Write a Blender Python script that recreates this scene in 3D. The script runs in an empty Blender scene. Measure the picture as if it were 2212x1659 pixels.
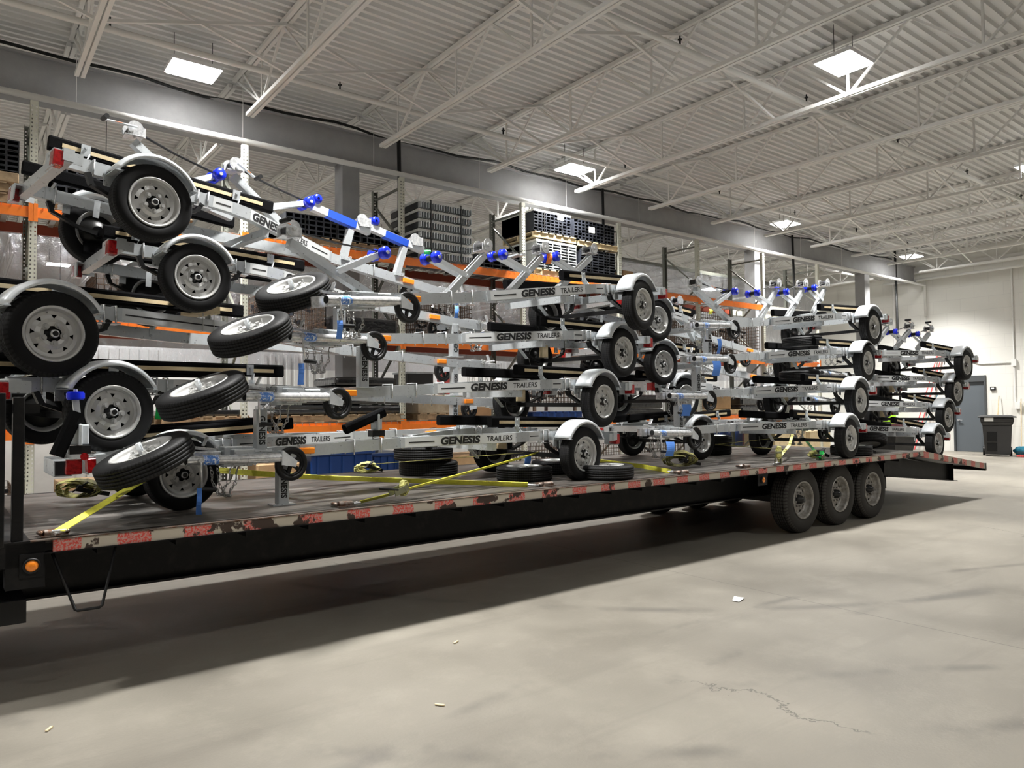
import bpy, bmesh, math, random
from mathutils import Vector, Matrix
R = math.radians
PI = math.pi
random.seed(7)
S = bpy.context.scene
COL = S.collection

# ------------------------------------------------------------------ camera
FPX, CX, CY = 1574.4, 1106.0, 829.5
pit, rol, yb = R(1.9), R(-0.5), R(52.6)
def lvl(az): return Vector((math.sin(az), 0, math.cos(az)))
_W = (lvl(yb), lvl(yb - PI/2), Vector((0, 1, 0)))           # world X, Y, Z in (right, up, forward) axes
_fw = Vector((0, math.sin(pit), math.cos(pit))); _up0 = Vector((0, math.cos(pit), -math.sin(pit)))
_rt = math.cos(rol)*Vector((1, 0, 0)) + math.sin(rol)*_up0
_dn = math.sin(rol)*Vector((1, 0, 0)) - math.cos(rol)*_up0
def l2w(v): return Vector([w.dot(v) for w in _W])
RT, DN, FW = l2w(_rt), l2w(_dn), l2w(_fw)
CAMP = Vector((0, 0, 1.5))
cam = bpy.data.cameras.new('camera'); co = bpy.data.objects.new('camera', cam); COL.objects.link(co)
cam.sensor_fit = 'HORIZONTAL'; cam.sensor_width = 36.0; cam.lens = 36.0*FPX/2212.0
cam.clip_start = 0.05; cam.clip_end = 200
m = Matrix((RT, -DN, -FW)).transposed().to_4x4(); m.translation = CAMP
co.matrix_world = m
S.camera = co

# ------------------------------------------------------------------ world, colour, light level
S.view_settings.view_transform = 'Standard'
S.view_settings.look = 'None'
S.view_settings.gamma = 1.0
S.view_settings.use_curve_mapping = False
S.view_settings.exposure = 0.32
w = bpy.data.worlds.new('world'); S.world = w; w.use_nodes = True
w.node_tree.nodes['Background'].inputs[0].default_value = (0.8, 0.85, 0.9, 1)
w.node_tree.nodes['Background'].inputs[1].default_value = 0.012
S.cycles.use_denoising = True
S.cycles.max_bounces = 7; S.cycles.diffuse_bounces = 4; S.cycles.glossy_bounces = 3; S.cycles.transparent_max_bounces = 12
S.cycles.sample_clamp_indirect = 6.0
LAMP_W = 215.0
LAMP_COL = (1.0, 0.985, 0.95)

# ------------------------------------------------------------------ frames and rays
DELTA = R(1.05)
FM = Matrix.Rotation(DELTA, 4, 'Z')                          # flatbed frame
FX = Vector((math.cos(DELTA), math.sin(DELTA), 0)); FY = Vector((-math.sin(DELTA), math.cos(DELTA), 0))
def ray(x, y): return RT*((x-CX)/FPX) + DN*((y-CY)/FPX) + FW
def hit(x, y, n, d):
    v = ray(x, y); n = Vector(n); return CAMP + v*((d - n.dot(CAMP))/n.dot(v))

# ------------------------------------------------------------------ materials
def _n(nt, t, **k):
    n = nt.nodes.new(t)
    for a, b in k.items(): setattr(n, a, b)
    return n
def mat(name, col, rough=.5, metal=0., var=None, bump=None, rvar=None, trans=None, emit=None, coat=0., spec=None):
    m = bpy.data.materials.new(name); m.use_nodes = True; nt = m.node_tree; b = nt.nodes['Principled BSDF']
    b.inputs['Base Color'].default_value = (*col, 1); b.inputs['Roughness'].default_value = rough; b.inputs['Metallic'].default_value = metal
    if coat: b.inputs['Coat Weight'].default_value = coat
    if spec is not None: b.inputs['Specular IOR Level'].default_value = spec
    if emit: b.inputs['Emission Color'].default_value = (*emit[0], 1); b.inputs['Emission Strength'].default_value = emit[1]
    if trans: b.inputs['Transmission Weight'].default_value = trans
    if var or bump or rvar: tc = _n(nt, 'ShaderNodeTexCoord')
    if var:                                                  # (scale, colour2, contrast lo, hi)
        sc, c2, lo, hi = var
        nz = _n(nt, 'ShaderNodeTexNoise'); nz.inputs['Scale'].default_value = sc; nz.inputs['Detail'].default_value = 6; nz.inputs['Roughness'].default_value = .65
        mr = _n(nt, 'ShaderNodeMapRange'); mr.inputs[1].default_value = lo; mr.inputs[2].default_value = hi
        mx = _n(nt, 'ShaderNodeMix', data_type='RGBA'); mx.inputs[6].default_value = (*col, 1); mx.inputs[7].default_value = (*c2, 1)
        nt.links.new(tc.outputs['Object'], nz.inputs['Vector']); nt.links.new(nz.outputs['Fac'], mr.inputs[0]); nt.links.new(mr.outputs[0], mx.inputs[0]); nt.links.new(mx.outputs[2], b.inputs['Base Color'])
    if bump:
        sc, st = bump
        nb = _n(nt, 'ShaderNodeTexNoise'); nb.inputs['Scale'].default_value = sc; nb.inputs['Detail'].default_value = 3
        bp = _n(nt, 'ShaderNodeBump'); bp.inputs['Strength'].default_value = st; bp.inputs['Distance'].default_value = .01
        nt.links.new(tc.outputs['Object'], nb.inputs['Vector']); nt.links.new(nb.outputs['Fac'], bp.inputs['Height']); nt.links.new(bp.outputs[0], b.inputs['Normal'])
    if rvar:
        sc, lo, hi = rvar
        nr = _n(nt, 'ShaderNodeTexNoise'); nr.inputs['Scale'].default_value = sc
        mr2 = _n(nt, 'ShaderNodeMapRange'); mr2.inputs[1].default_value = .3; mr2.inputs[2].default_value = .7; mr2.inputs[3].default_value = lo; mr2.inputs[4].default_value = hi
        nt.links.new(tc.outputs['Object'], nr.inputs['Vector']); nt.links.new(nr.outputs['Fac'], mr2.inputs[0]); nt.links.new(mr2.outputs[0], b.inputs['Roughness'])
    return m
M = {}
M['galv'] = mat('galvanised steel', (.60, .63, .65), .36, .5, var=(38, (.53, .56, .58), .3, .75), rvar=(30, .26, .42))
M['galv2'] = mat('bright galvanised steel', (.88, .91, .94), .32, .4, var=(14, (.70, .75, .80), .35, .7))
M['decal'] = mat('pale decal sheet', (.66, .675, .68), .35, .2)
M['zinc'] = mat('zinc plated steel', (.84, .85, .86), .26, .6, var=(40, (.55, .56, .58), .4, .6))
M['rim'] = mat('silver painted rim', (.56, .56, .55), .33, .5)
M['dark_rim'] = mat('dusty grey rim', (.33, .32, .30), .5, .4, var=(14, (.16, .14, .12), .4, .65))
M['ring'] = mat('rusty worn tie down ring', (.22, .19, .17), .4, .7, var=(30, (.14, .07, .04), .45, .6))
M['black'] = mat('black paint', (.008, .008, .0085), .45, spec=.3)
M['blacksteel'] = mat('worn black steel', (.0065, .0065, .007), .5, var=(9, (.02, .018, .016), .5, .75), spec=.25)
M['hub'] = mat('black hub and opening shade', (.02, .02, .02), .3, .4)
M['carpet'] = mat('black marine carpet', (.0045, .0045, .005), .95, spec=.06, bump=(400, .5))
M['wood'] = mat('pale pine', (.66, .54, .34), .7, var=(12, (.52, .40, .22), .4, .7))
M['oldwood'] = mat('weathered pallet wood', (.42, .30, .18), .8, var=(9, (.24, .17, .10), .4, .65))
M['blue'] = mat('blue polyurethane', (.004, .02, .62), .25, coat=.3)
M['bluetape'] = mat('blue tape', (.01, .06, .42), .5)
M['tag'] = mat('blue paper tag', (.09, .25, .72), .6)
M['sticker'] = mat('blue and white sticker', (.08, .22, .62), .35, var=(70, (.8, .85, .9), .52, .56))
M['orange_tag'] = mat('orange sticker', (.95, .25, .04), .5)
M['amber'] = mat('amber lens', (1.0, .28, .02), .2, coat=.5)
M['red'] = mat('red lens', (.45, .01, .012), .18, coat=.5, var=(60, (.25, .004, .006), .45, .6))
M['green'] = mat('bright green card', (.02, .65, .12), .5)
M['text'] = mat('black lettering', (.008, .008, .009), .6)
M['strapblack'] = mat('black webbing', (.012, .012, .013), .8)
M['chain'] = mat('chain steel', (.45, .45, .44), .35, .85)
M['yellow'] = mat('yellow webbing', (.82, .80, .08), .6, var=(25, (.60, .55, .08), .5, .75))
M['olive'] = mat('dirty yellow webbing', (.42, .40, .12), .75, var=(18, (.14, .12, .05), .42, .62))
M['orange'] = mat('orange rack paint', (.92, .22, .02), .42, var=(4, (.75, .17, .02), .5, .75))
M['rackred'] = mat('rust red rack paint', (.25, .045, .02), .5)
M['cream'] = mat('cream rack upright paint', (.55, .55, .47), .5)
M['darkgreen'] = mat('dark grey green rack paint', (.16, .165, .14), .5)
M['mesh'] = mat('wire mesh', (.35, .33, .30), .5, .5)
M['rustwire'] = mat('rusty wire', (.09, .065, .05), .75, .2, var=(30, (.16, .09, .05), .45, .65))
M['blacktube'] = mat('black coated tube', (.016, .018, .024), .35)
M['mouth_shade'] = mat('tube mouth shade', (.004, .004, .005), .9)  # near black, puts the shade of a hollow into the colour
M['paper'] = mat('white paper', (.75, .75, .73), .7)
M['card'] = mat('brown cardboard', (.42, .27, .14), .8, var=(6, (.34, .21, .11), .4, .7))
M['wrap'] = mat('black stretch wrap', (.012, .012, .013), .16, coat=.4, bump=(14, 1.0))
M['clearwrap'] = mat('wrapped cartons', (.44, .36, .26), .22, coat=.6, bump=(12, .9), var=(5, (.30, .22, .14), .4, .7))
M['bin'] = mat('blue plastic bin', (.008, .035, .15), .35)
M['tote'] = mat('black plastic tote', (.03, .03, .031), .45, bump=(60, .15))
M['pink'] = mat('red pink paint', (.75, .12, .12), .5)
M['lime'] = mat('lime green plastic', (.45, .95, .02), .5)
M['jug'] = mat('blue green plastic jug', (.03, .22, .33), .2, coat=.4)
M['white'] = mat('white paint', (.80, .80, .78), .55, var=(3, (.72, .72, .70), .4, .7))
M['ceil'] = mat('off white roof deck paint', (.76, .76, .75), .6, var=(1.2, (.70, .70, .69), .35, .7))
M['joist'] = mat('off white joist paint', (.74, .735, .715), .5)
M['girder'] = mat('plastic wrapped girder', (.34, .34, .345), .6, var=(1.5, (.28, .28, .285), .4, .65), bump=(9, .35))
M['greywall'] = mat('grey painted wall', (.16, .16, .16), .7)
M['door'] = mat('slate grey door paint', (.10, .115, .13), .45)
M['doorframe'] = mat('dark grey door frame', (.06, .065, .07), .5)
M['maroon'] = mat('dark maroon paint', (.07, .02, .022), .5)
M['housing'] = mat('lamp housing', (.75, .75, .75), .5)
M['lamp'] = mat('lamp diffuser', (1, 1, 1), .5, emit=((1, .99, .96), 30.0))
M['reflect_glow'] = mat('lamp reflection glow', (1, 1, 1), .5, emit=((1, .99, .97), 8.0))  # emission imitates a ceiling lamp mirrored in the curtain

def rubber(name, col, kind):
    m = bpy.data.materials.new(name); m.use_nodes = True; nt = m.node_tree; b = nt.nodes['Principled BSDF']; L = nt.links.new
    b.inputs['Roughness'].default_value = .6; b.inputs['Specular IOR Level'].default_value = .16; b.inputs['Base Color'].default_value = (*col, 1)
    tc = _n(nt, 'ShaderNodeTexCoord'); sp = _n(nt, 'ShaderNodeSeparateXYZ'); L(tc.outputs['Object'], sp.inputs[0])
    at = _n(nt, 'ShaderNodeMath', operation='ARCTAN2'); L(sp.outputs[2], at.inputs[0]); L(sp.outputs[0], at.inputs[1])
    f = {'fine': 84, 'block': 56, 'truck': 60}[kind]
    # zigzag offset across the tread
    yz = _n(nt, 'ShaderNodeMath', operation='MULTIPLY'); L(sp.outputs[1], yz.inputs[0]); yz.inputs[1].default_value = {'fine': 60, 'block': 26, 'truck': 24}[kind]
    pp = _n(nt, 'ShaderNodeMath', operation='PINGPONG'); L(yz.outputs[0], pp.inputs[0]); pp.inputs[1].default_value = .5
    am = _n(nt, 'ShaderNodeMath', operation='MULTIPLY_ADD'); L(at.outputs[0], am.inputs[0]); am.inputs[1].default_value = f; 
    p2 = _n(nt, 'ShaderNodeMath', operation='MULTIPLY'); L(pp.outputs[0], p2.inputs[0]); p2.inputs[1].default_value = 3.0; L(p2.outputs[0], am.inputs[2])
    sn = _n(nt, 'ShaderNodeMath', operation='SINE'); L(am.outputs[0], sn.inputs[0])
    g = _n(nt, 'ShaderNodeMath', operation='GREATER_THAN'); L(sn.outputs[0], g.inputs[0]); g.inputs[1].default_value = -.35
    # radius mask: only on the tread
    x2 = _n(nt, 'ShaderNodeMath', operation='POWER'); L(sp.outputs[0], x2.inputs[0]); x2.inputs[1].default_value = 2
    z2 = _n(nt, 'ShaderNodeMath', operation='POWER'); L(sp.outputs[2], z2.inputs[0]); z2.inputs[1].default_value = 2
    ad = _n(nt, 'ShaderNodeMath', operation='ADD'); L(x2.outputs[0], ad.inputs[0]); L(z2.outputs[0], ad.inputs[1])
    rr = _n(nt, 'ShaderNodeMath', operation='SQRT'); L(ad.outputs[0], rr.inputs[0])
    mk = _n(nt, 'ShaderNodeMath', operation='GREATER_THAN'); L(rr.outputs[0], mk.inputs[0]); mk.inputs[1].default_value = {'fine': .236, 'block': .226, 'truck': .352}[kind]
    mu = _n(nt, 'ShaderNodeMath', operation='MULTIPLY'); L(g.outputs[0], mu.inputs[0]); L(mk.outputs[0], mu.inputs[1])
    bp = _n(nt, 'ShaderNodeBump'); bp.inputs['Strength'].default_value = .9; bp.inputs['Distance'].default_value = .008; L(mu.outputs[0], bp.inputs['Height']); L(bp.outputs[0], b.inputs['Normal'])
    cm = _n(nt, 'ShaderNodeMix', data_type='RGBA'); cm.inputs[6].default_value = (*col, 1); cm.inputs[7].default_value = (*[min(1, q*1.9+.004) for q in col], 1); L(mu.outputs[0], cm.inputs[0]); L(cm.outputs[2], b.inputs['Base Color'])
    return m
M['tyre'] = rubber('black tyre rubber', (.008, .008, .0084), 'fine')
M['tyre_block'] = rubber('chunky tyre rubber', (.007, .007, .0073), 'block')
M['tyre_truck'] = rubber('dusty truck tyre rubber', (.028, .026, .024), 'truck')

def conspic(name):
    """worn steel edge with flaking red and white reflective tape"""
    m = bpy.data.materials.new(name); m.use_nodes = True; nt = m.node_tree; b = nt.nodes['Principled BSDF']; L = nt.links.new
    tc = _n(nt, 'ShaderNodeTexCoord'); sp = _n(nt, 'ShaderNodeSeparateXYZ'); L(tc.outputs['Object'], sp.inputs[0])
    nz = _n(nt, 'ShaderNodeTexNoise'); nz.inputs['Scale'].default_value = 9; nz.inputs['Detail'].default_value = 8; nz.inputs['Roughness'].default_value = .7; L(tc.outputs['Object'], nz.inputs['Vector'])
    wn = _n(nt, 'ShaderNodeTexNoise'); wn.inputs['Scale'].default_value = 4.6; wn.inputs['Detail'].default_value = 8; wn.inputs['Roughness'].default_value = .6; L(tc.outputs['Object'], wn.inputs['Vector'])
    sn = _n(nt, 'ShaderNodeTexNoise'); sn.inputs['Scale'].default_value = 90; sn.inputs['Detail'].default_value = 4; L(tc.outputs['Object'], sn.inputs['Vector'])
    a = _n(nt, 'ShaderNodeMath', operation='MULTIPLY_ADD'); L(nz.outputs['Fac'], a.inputs[0]); a.inputs[1].default_value = .05; L(sp.outputs[0], a.inputs[2])
    md = _n(nt, 'ShaderNodeMath', operation='PINGPONG'); L(a.outputs[0], md.inputs[0]); md.inputs[1].default_value = .17
    red = _n(nt, 'ShaderNodeMath', operation='GREATER_THAN'); L(md.outputs[0], red.inputs[0]); red.inputs[1].default_value = .088
    spk = _n(nt, 'ShaderNodeMapRange'); spk.inputs[1].default_value = .42; spk.inputs[2].default_value = .56; L(sn.outputs['Fac'], spk.inputs[0])
    rw = _n(nt, 'ShaderNodeMix', data_type='RGBA'); rw.inputs[6].default_value = (.55, .34, .30, 1); rw.inputs[7].default_value = (.66, .07, .05, 1); L(spk.outputs[0], rw.inputs[0])
    c = _n(nt, 'ShaderNodeMix', data_type='RGBA'); c.inputs[6].default_value = (.50, .45, .37, 1); L(rw.outputs[2], c.inputs[7]); L(red.outputs[0], c.inputs[0])
    wr = _n(nt, 'ShaderNodeMapRange'); wr.inputs[1].default_value = .565; wr.inputs[2].default_value = .58; L(wn.outputs['Fac'], wr.inputs[0])
    c2 = _n(nt, 'ShaderNodeMix', data_type='RGBA'); L(c.outputs[2], c2.inputs[6]); c2.inputs[7].default_value = (.05, .03, .022, 1); L(wr.outputs[0], c2.inputs[0])
    L(c2.outputs[2], b.inputs['Base Color']); b.inputs['Roughness'].default_value = .6
    return m
M['tape'] = conspic('worn reflective tape')

def deckmat():
    m = bpy.data.materials.new('worn treaded deck steel'); m.use_nodes = True; nt = m.node_tree; b = nt.nodes['Principled BSDF']; L = nt.links.new
    tc = _n(nt, 'ShaderNodeTexCoord'); mp = _n(nt, 'ShaderNodeMapping'); mp.inputs['Scale'].default_value = (.5, 5, 1); L(tc.outputs['Object'], mp.inputs[0])
    nz = _n(nt, 'ShaderNodeTexNoise'); nz.inputs['Scale'].default_value = 2.4; nz.inputs['Detail'].default_value = 8; nz.inputs['Roughness'].default_value = .65; L(mp.outputs[0], nz.inputs['Vector'])
    cr = _n(nt, 'ShaderNodeValToRGB'); e = cr.color_ramp.elements; e[0].position = .38; e[0].color = (.03, .026, .023, 1); e[1].position = .66; e[1].color = (.16, .145, .13, 1); L(nz.outputs['Fac'], cr.inputs[0])
    L(cr.outputs[0], b.inputs['Base Color']); b.inputs['Roughness'].default_value = .42; b.inputs['Metallic'].default_value = .35
    mp2 = _n(nt, 'ShaderNodeMapping'); mp2.inputs['Rotation'].default_value = (0, 0, R(45)); L(tc.outputs['Object'], mp2.inputs[0])
    ck = _n(nt, 'ShaderNodeTexChecker'); ck.inputs['Scale'].default_value = 55; L(mp2.outputs[0], ck.inputs['Vector'])
    bp = _n(nt, 'ShaderNodeBump'); bp.inputs['Strength'].default_value = .7; bp.inputs['Distance'].default_value = .004; L(ck.outputs['Fac'], bp.inputs['Height']); L(bp.outputs[0], b.inputs['Normal'])
    return m
M['deck'] = deckmat()

def floormat():
    m = bpy.data.materials.new('sealed concrete floor'); m.use_nodes = True; nt = m.node_tree; b = nt.nodes['Principled BSDF']; L = nt.links.new
    tc = _n(nt, 'ShaderNodeTexCoord'); O = tc.outputs['Object']
    def noise(sc, det=8, ro=.6, vec=None):
        n = _n(nt, 'ShaderNodeTexNoise'); n.inputs['Scale'].default_value = sc; n.inputs['Detail'].default_value = det; n.inputs['Roughness'].default_value = ro; L(vec or O, n.inputs['Vector']); return n
    def mixc(a, bcol, f):
        x = _n(nt, 'ShaderNodeMix', data_type='RGBA'); L(a, x.inputs[6]); x.inputs[7].default_value = (*bcol, 1); L(f, x.inputs[0]); return x.outputs[2]
    def mrange(s, a, c, d0=0, d1=1):
        x = _n(nt, 'ShaderNodeMapRange'); L(s, x.inputs[0]); x.inputs[1].default_value = a; x.inputs[2].default_value = c; x.inputs[3].default_value = d0; x.inputs[4].default_value = d1; return x.outputs[0]
    def mth(op, a, bb=None):
        x = _n(nt, 'ShaderNodeMath', operation=op)
        for i, s in enumerate((a, bb)):
            if s is None: continue
            if isinstance(s, (int, float)): x.inputs[i].default_value = s
            else: L(s, x.inputs[i])
        return x.outputs[0]
    n1 = noise(.7); cr = _n(nt, 'ShaderNodeValToRGB'); e = cr.color_ramp.elements; e[0].position = .34; e[0].color = (.145, .132, .110, 1); e[1].position = .66; e[1].color = (.212, .194, .162, 1); L(n1.outputs['Fac'], cr.inputs[0])
    c = cr.outputs[0]
    c = mixc(c, (.262, .240, .20), mrange(noise(2.2, 10, .75).outputs['Fac'], .5, .8, 0, .6))
    c = mixc(c, (.15, .135, .115), mrange(noise(26, 6, .7).outputs['Fac'], .62, .78, 0, .35))
    # sweeping scuffs along the aisle
    mp = _n(nt, 'ShaderNodeMapping'); mp.inputs['Rotation'].default_value = (0, 0, R(-9)); mp.inputs['Scale'].default_value = (.22, 3.2, 1); L(O, mp.inputs[0])
    c = mixc(c, (.115, .104, .088), mrange(noise(1.3, 7, .6, mp.outputs[0]).outputs['Fac'], .55, .78, 0, .55))
    # curved tyre marks: rings about far centres, broken by noise
    brk = mrange(noise(.9, 5, .6).outputs['Fac'], .50, .60)
    spx = _n(nt, 'ShaderNodeSeparateXYZ'); L(O, spx.inputs[0])
    for (cx, cy, r0, wd) in ((4.2, -6.6, 9.35, .05), (4.2, -6.6, 9.9, .035), (7.5, 9.5, 8.9, .05), (8.4, 8.6, 6.5, .05), (1.0, -3.4, 6.3, .04)):
        dx = mth('SUBTRACT', spx.outputs[0], cx); dy = mth('SUBTRACT', spx.outputs[1], cy)
        rr = mth('SQRT', mth('ADD', mth('MULTIPLY', dx, dx), mth('MULTIPLY', dy, dy)))
        d = mth('ABSOLUTE', mth('SUBTRACT', rr, r0))
        c = mixc(c, (.085, .078, .068), mth('MULTIPLY', mrange(d, wd*1.8, wd*.3, 0, .6), brk))
    # cracks
    vn = noise(1.1, 6, .7); ad = _n(nt, 'ShaderNodeVectorMath', operation='MULTIPLY_ADD'); L(vn.outputs['Color'], ad.inputs[0]); ad.inputs[1].default_value = (.9, .9, 0); L(O, ad.inputs[2])
    vo = _n(nt, 'ShaderNodeTexVoronoi', feature='DISTANCE_TO_EDGE'); vo.inputs['Scale'].default_value = .23; L(ad.outputs[0], vo.inputs['Vector'])
    ck = mth('MULTIPLY', mrange(vo.outputs['Distance'], .0022, .0008), mrange(noise(.35, 3).outputs['Fac'], .55, .58))
    c = mixc(c, (.05, .045, .04), mth('MULTIPLY', ck, .7))
    # sawn control joints
    for s, off in ((spx.outputs[0], 5.22), (spx.outputs[0], 11.3), (spx.outputs[0], 17.4), (spx.outputs[1], 6.95)):
        d = mth('ABSOLUTE', mth('SUBTRACT', s, off)); c = mixc(c, (.07, .062, .055), mrange(d, .006, .003, 0, .8))
    L(c, b.inputs['Base Color']); b.inputs['Roughness'].default_value = .5; L(mrange(n1.outputs['Fac'], .3, .7, .42, .62), b.inputs['Roughness'])
    bp = _n(nt, 'ShaderNodeBump'); bp.inputs['Strength'].default_value = .12; bp.inputs['Distance'].default_value = .01; L(noise(60, 4).outputs['Fac'], bp.inputs['Height']); L(bp.outputs[0], b.inputs['Normal'])
    return m
M['floor'] = floormat()

def blockmat():
    m = bpy.data.materials.new('painted concrete block'); m.use_nodes = True; nt = m.node_tree; b = nt.nodes['Principled BSDF']; L = nt.links.new
    tc = _n(nt, 'ShaderNodeTexCoord'); mp = _n(nt, 'ShaderNodeMapping'); mp.inputs['Rotation'].default_value = (R(90), 0, R(90)); 
    sp = _n(nt, 'ShaderNodeSeparateXYZ'); cb = _n(nt, 'ShaderNodeCombineXYZ'); L(tc.outputs['Object'], sp.inputs[0]); L(sp.outputs[1], cb.inputs[0]); L(sp.outputs[2], cb.inputs[1])
    br = _n(nt, 'ShaderNodeTexBrick'); br.inputs['Scale'].default_value = 1; br.inputs['Brick Width'].default_value = .81; br.inputs['Row Height'].default_value = .405; br.inputs['Mortar Size'].default_value = .006
    br.inputs['Color1'].default_value = (.72, .71, .67, 1); br.inputs['Color2'].default_value = (.70, .69, .65, 1); br.inputs['Mortar'].default_value = (.64, .63, .60, 1)
    L(cb.outputs[0], br.inputs['Vector']); L(br.outputs['Color'], b.inputs['Base Color']); b.inputs['Roughness'].default_value = .6
    bp = _n(nt, 'ShaderNodeBump'); bp.inputs['Strength'].default_value = .25; bp.inputs['Distance'].default_value = .01; bp.invert = True; L(br.outputs['Fac'], bp.inputs['Height']); L(bp.outputs[0], b.inputs['Normal'])
    return m
M['block'] = blockmat()

def curtainmat():
    m = bpy.data.materials.new('clear plastic sheet'); m.use_nodes = True; nt = m.node_tree; L = nt.links.new
    for n in list(nt.nodes):
        if n.type == 'BSDF_PRINCIPLED': nt.nodes.remove(n)
    out = [n for n in nt.nodes if n.type == 'OUTPUT_MATERIAL'][0]
    tr = _n(nt, 'ShaderNodeBsdfTransparent'); tr.inputs[0].default_value = (.86, .88, .92, 1)
    gl = _n(nt, 'ShaderNodeBsdfGlossy'); gl.inputs['Roughness'].default_value = .05; gl.inputs[0].default_value = (.9, .92, 1, 1)
    df = _n(nt, 'ShaderNodeBsdfDiffuse'); df.inputs[0].default_value = (.42, .43, .45, 1)
    tc = _n(nt, 'ShaderNodeTexCoord'); mp = _n(nt, 'ShaderNodeMapping'); mp.inputs['Scale'].default_value = (1, 1, .45); L(tc.outputs['Object'], mp.inputs[0])
    nz = _n(nt, 'ShaderNodeTexNoise'); nz.inputs['Scale'].default_value = 11; nz.inputs['Detail'].default_value = 7; L(mp.outputs[0], nz.inputs['Vector'])
    bp = _n(nt, 'ShaderNodeBump'); bp.inputs['Strength'].default_value = 1; bp.inputs['Distance'].default_value = .09; L(nz.outputs['Fac'], bp.inputs['Height']); L(bp.outputs[0], gl.inputs['Normal'])
    a = _n(nt, 'ShaderNodeMixShader'); a.inputs[0].default_value = .22; L(tr.outputs[0], a.inputs[1]); L(df.outputs[0], a.inputs[2])
    b2 = _n(nt, 'ShaderNodeMixShader'); b2.inputs[0].default_value = .28; L(a.outputs[0], b2.inputs[1]); L(gl.outputs[0], b2.inputs[2]); L(b2.outputs[0], out.inputs[0])
    return m
M['curtain'] = curtainmat()

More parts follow.
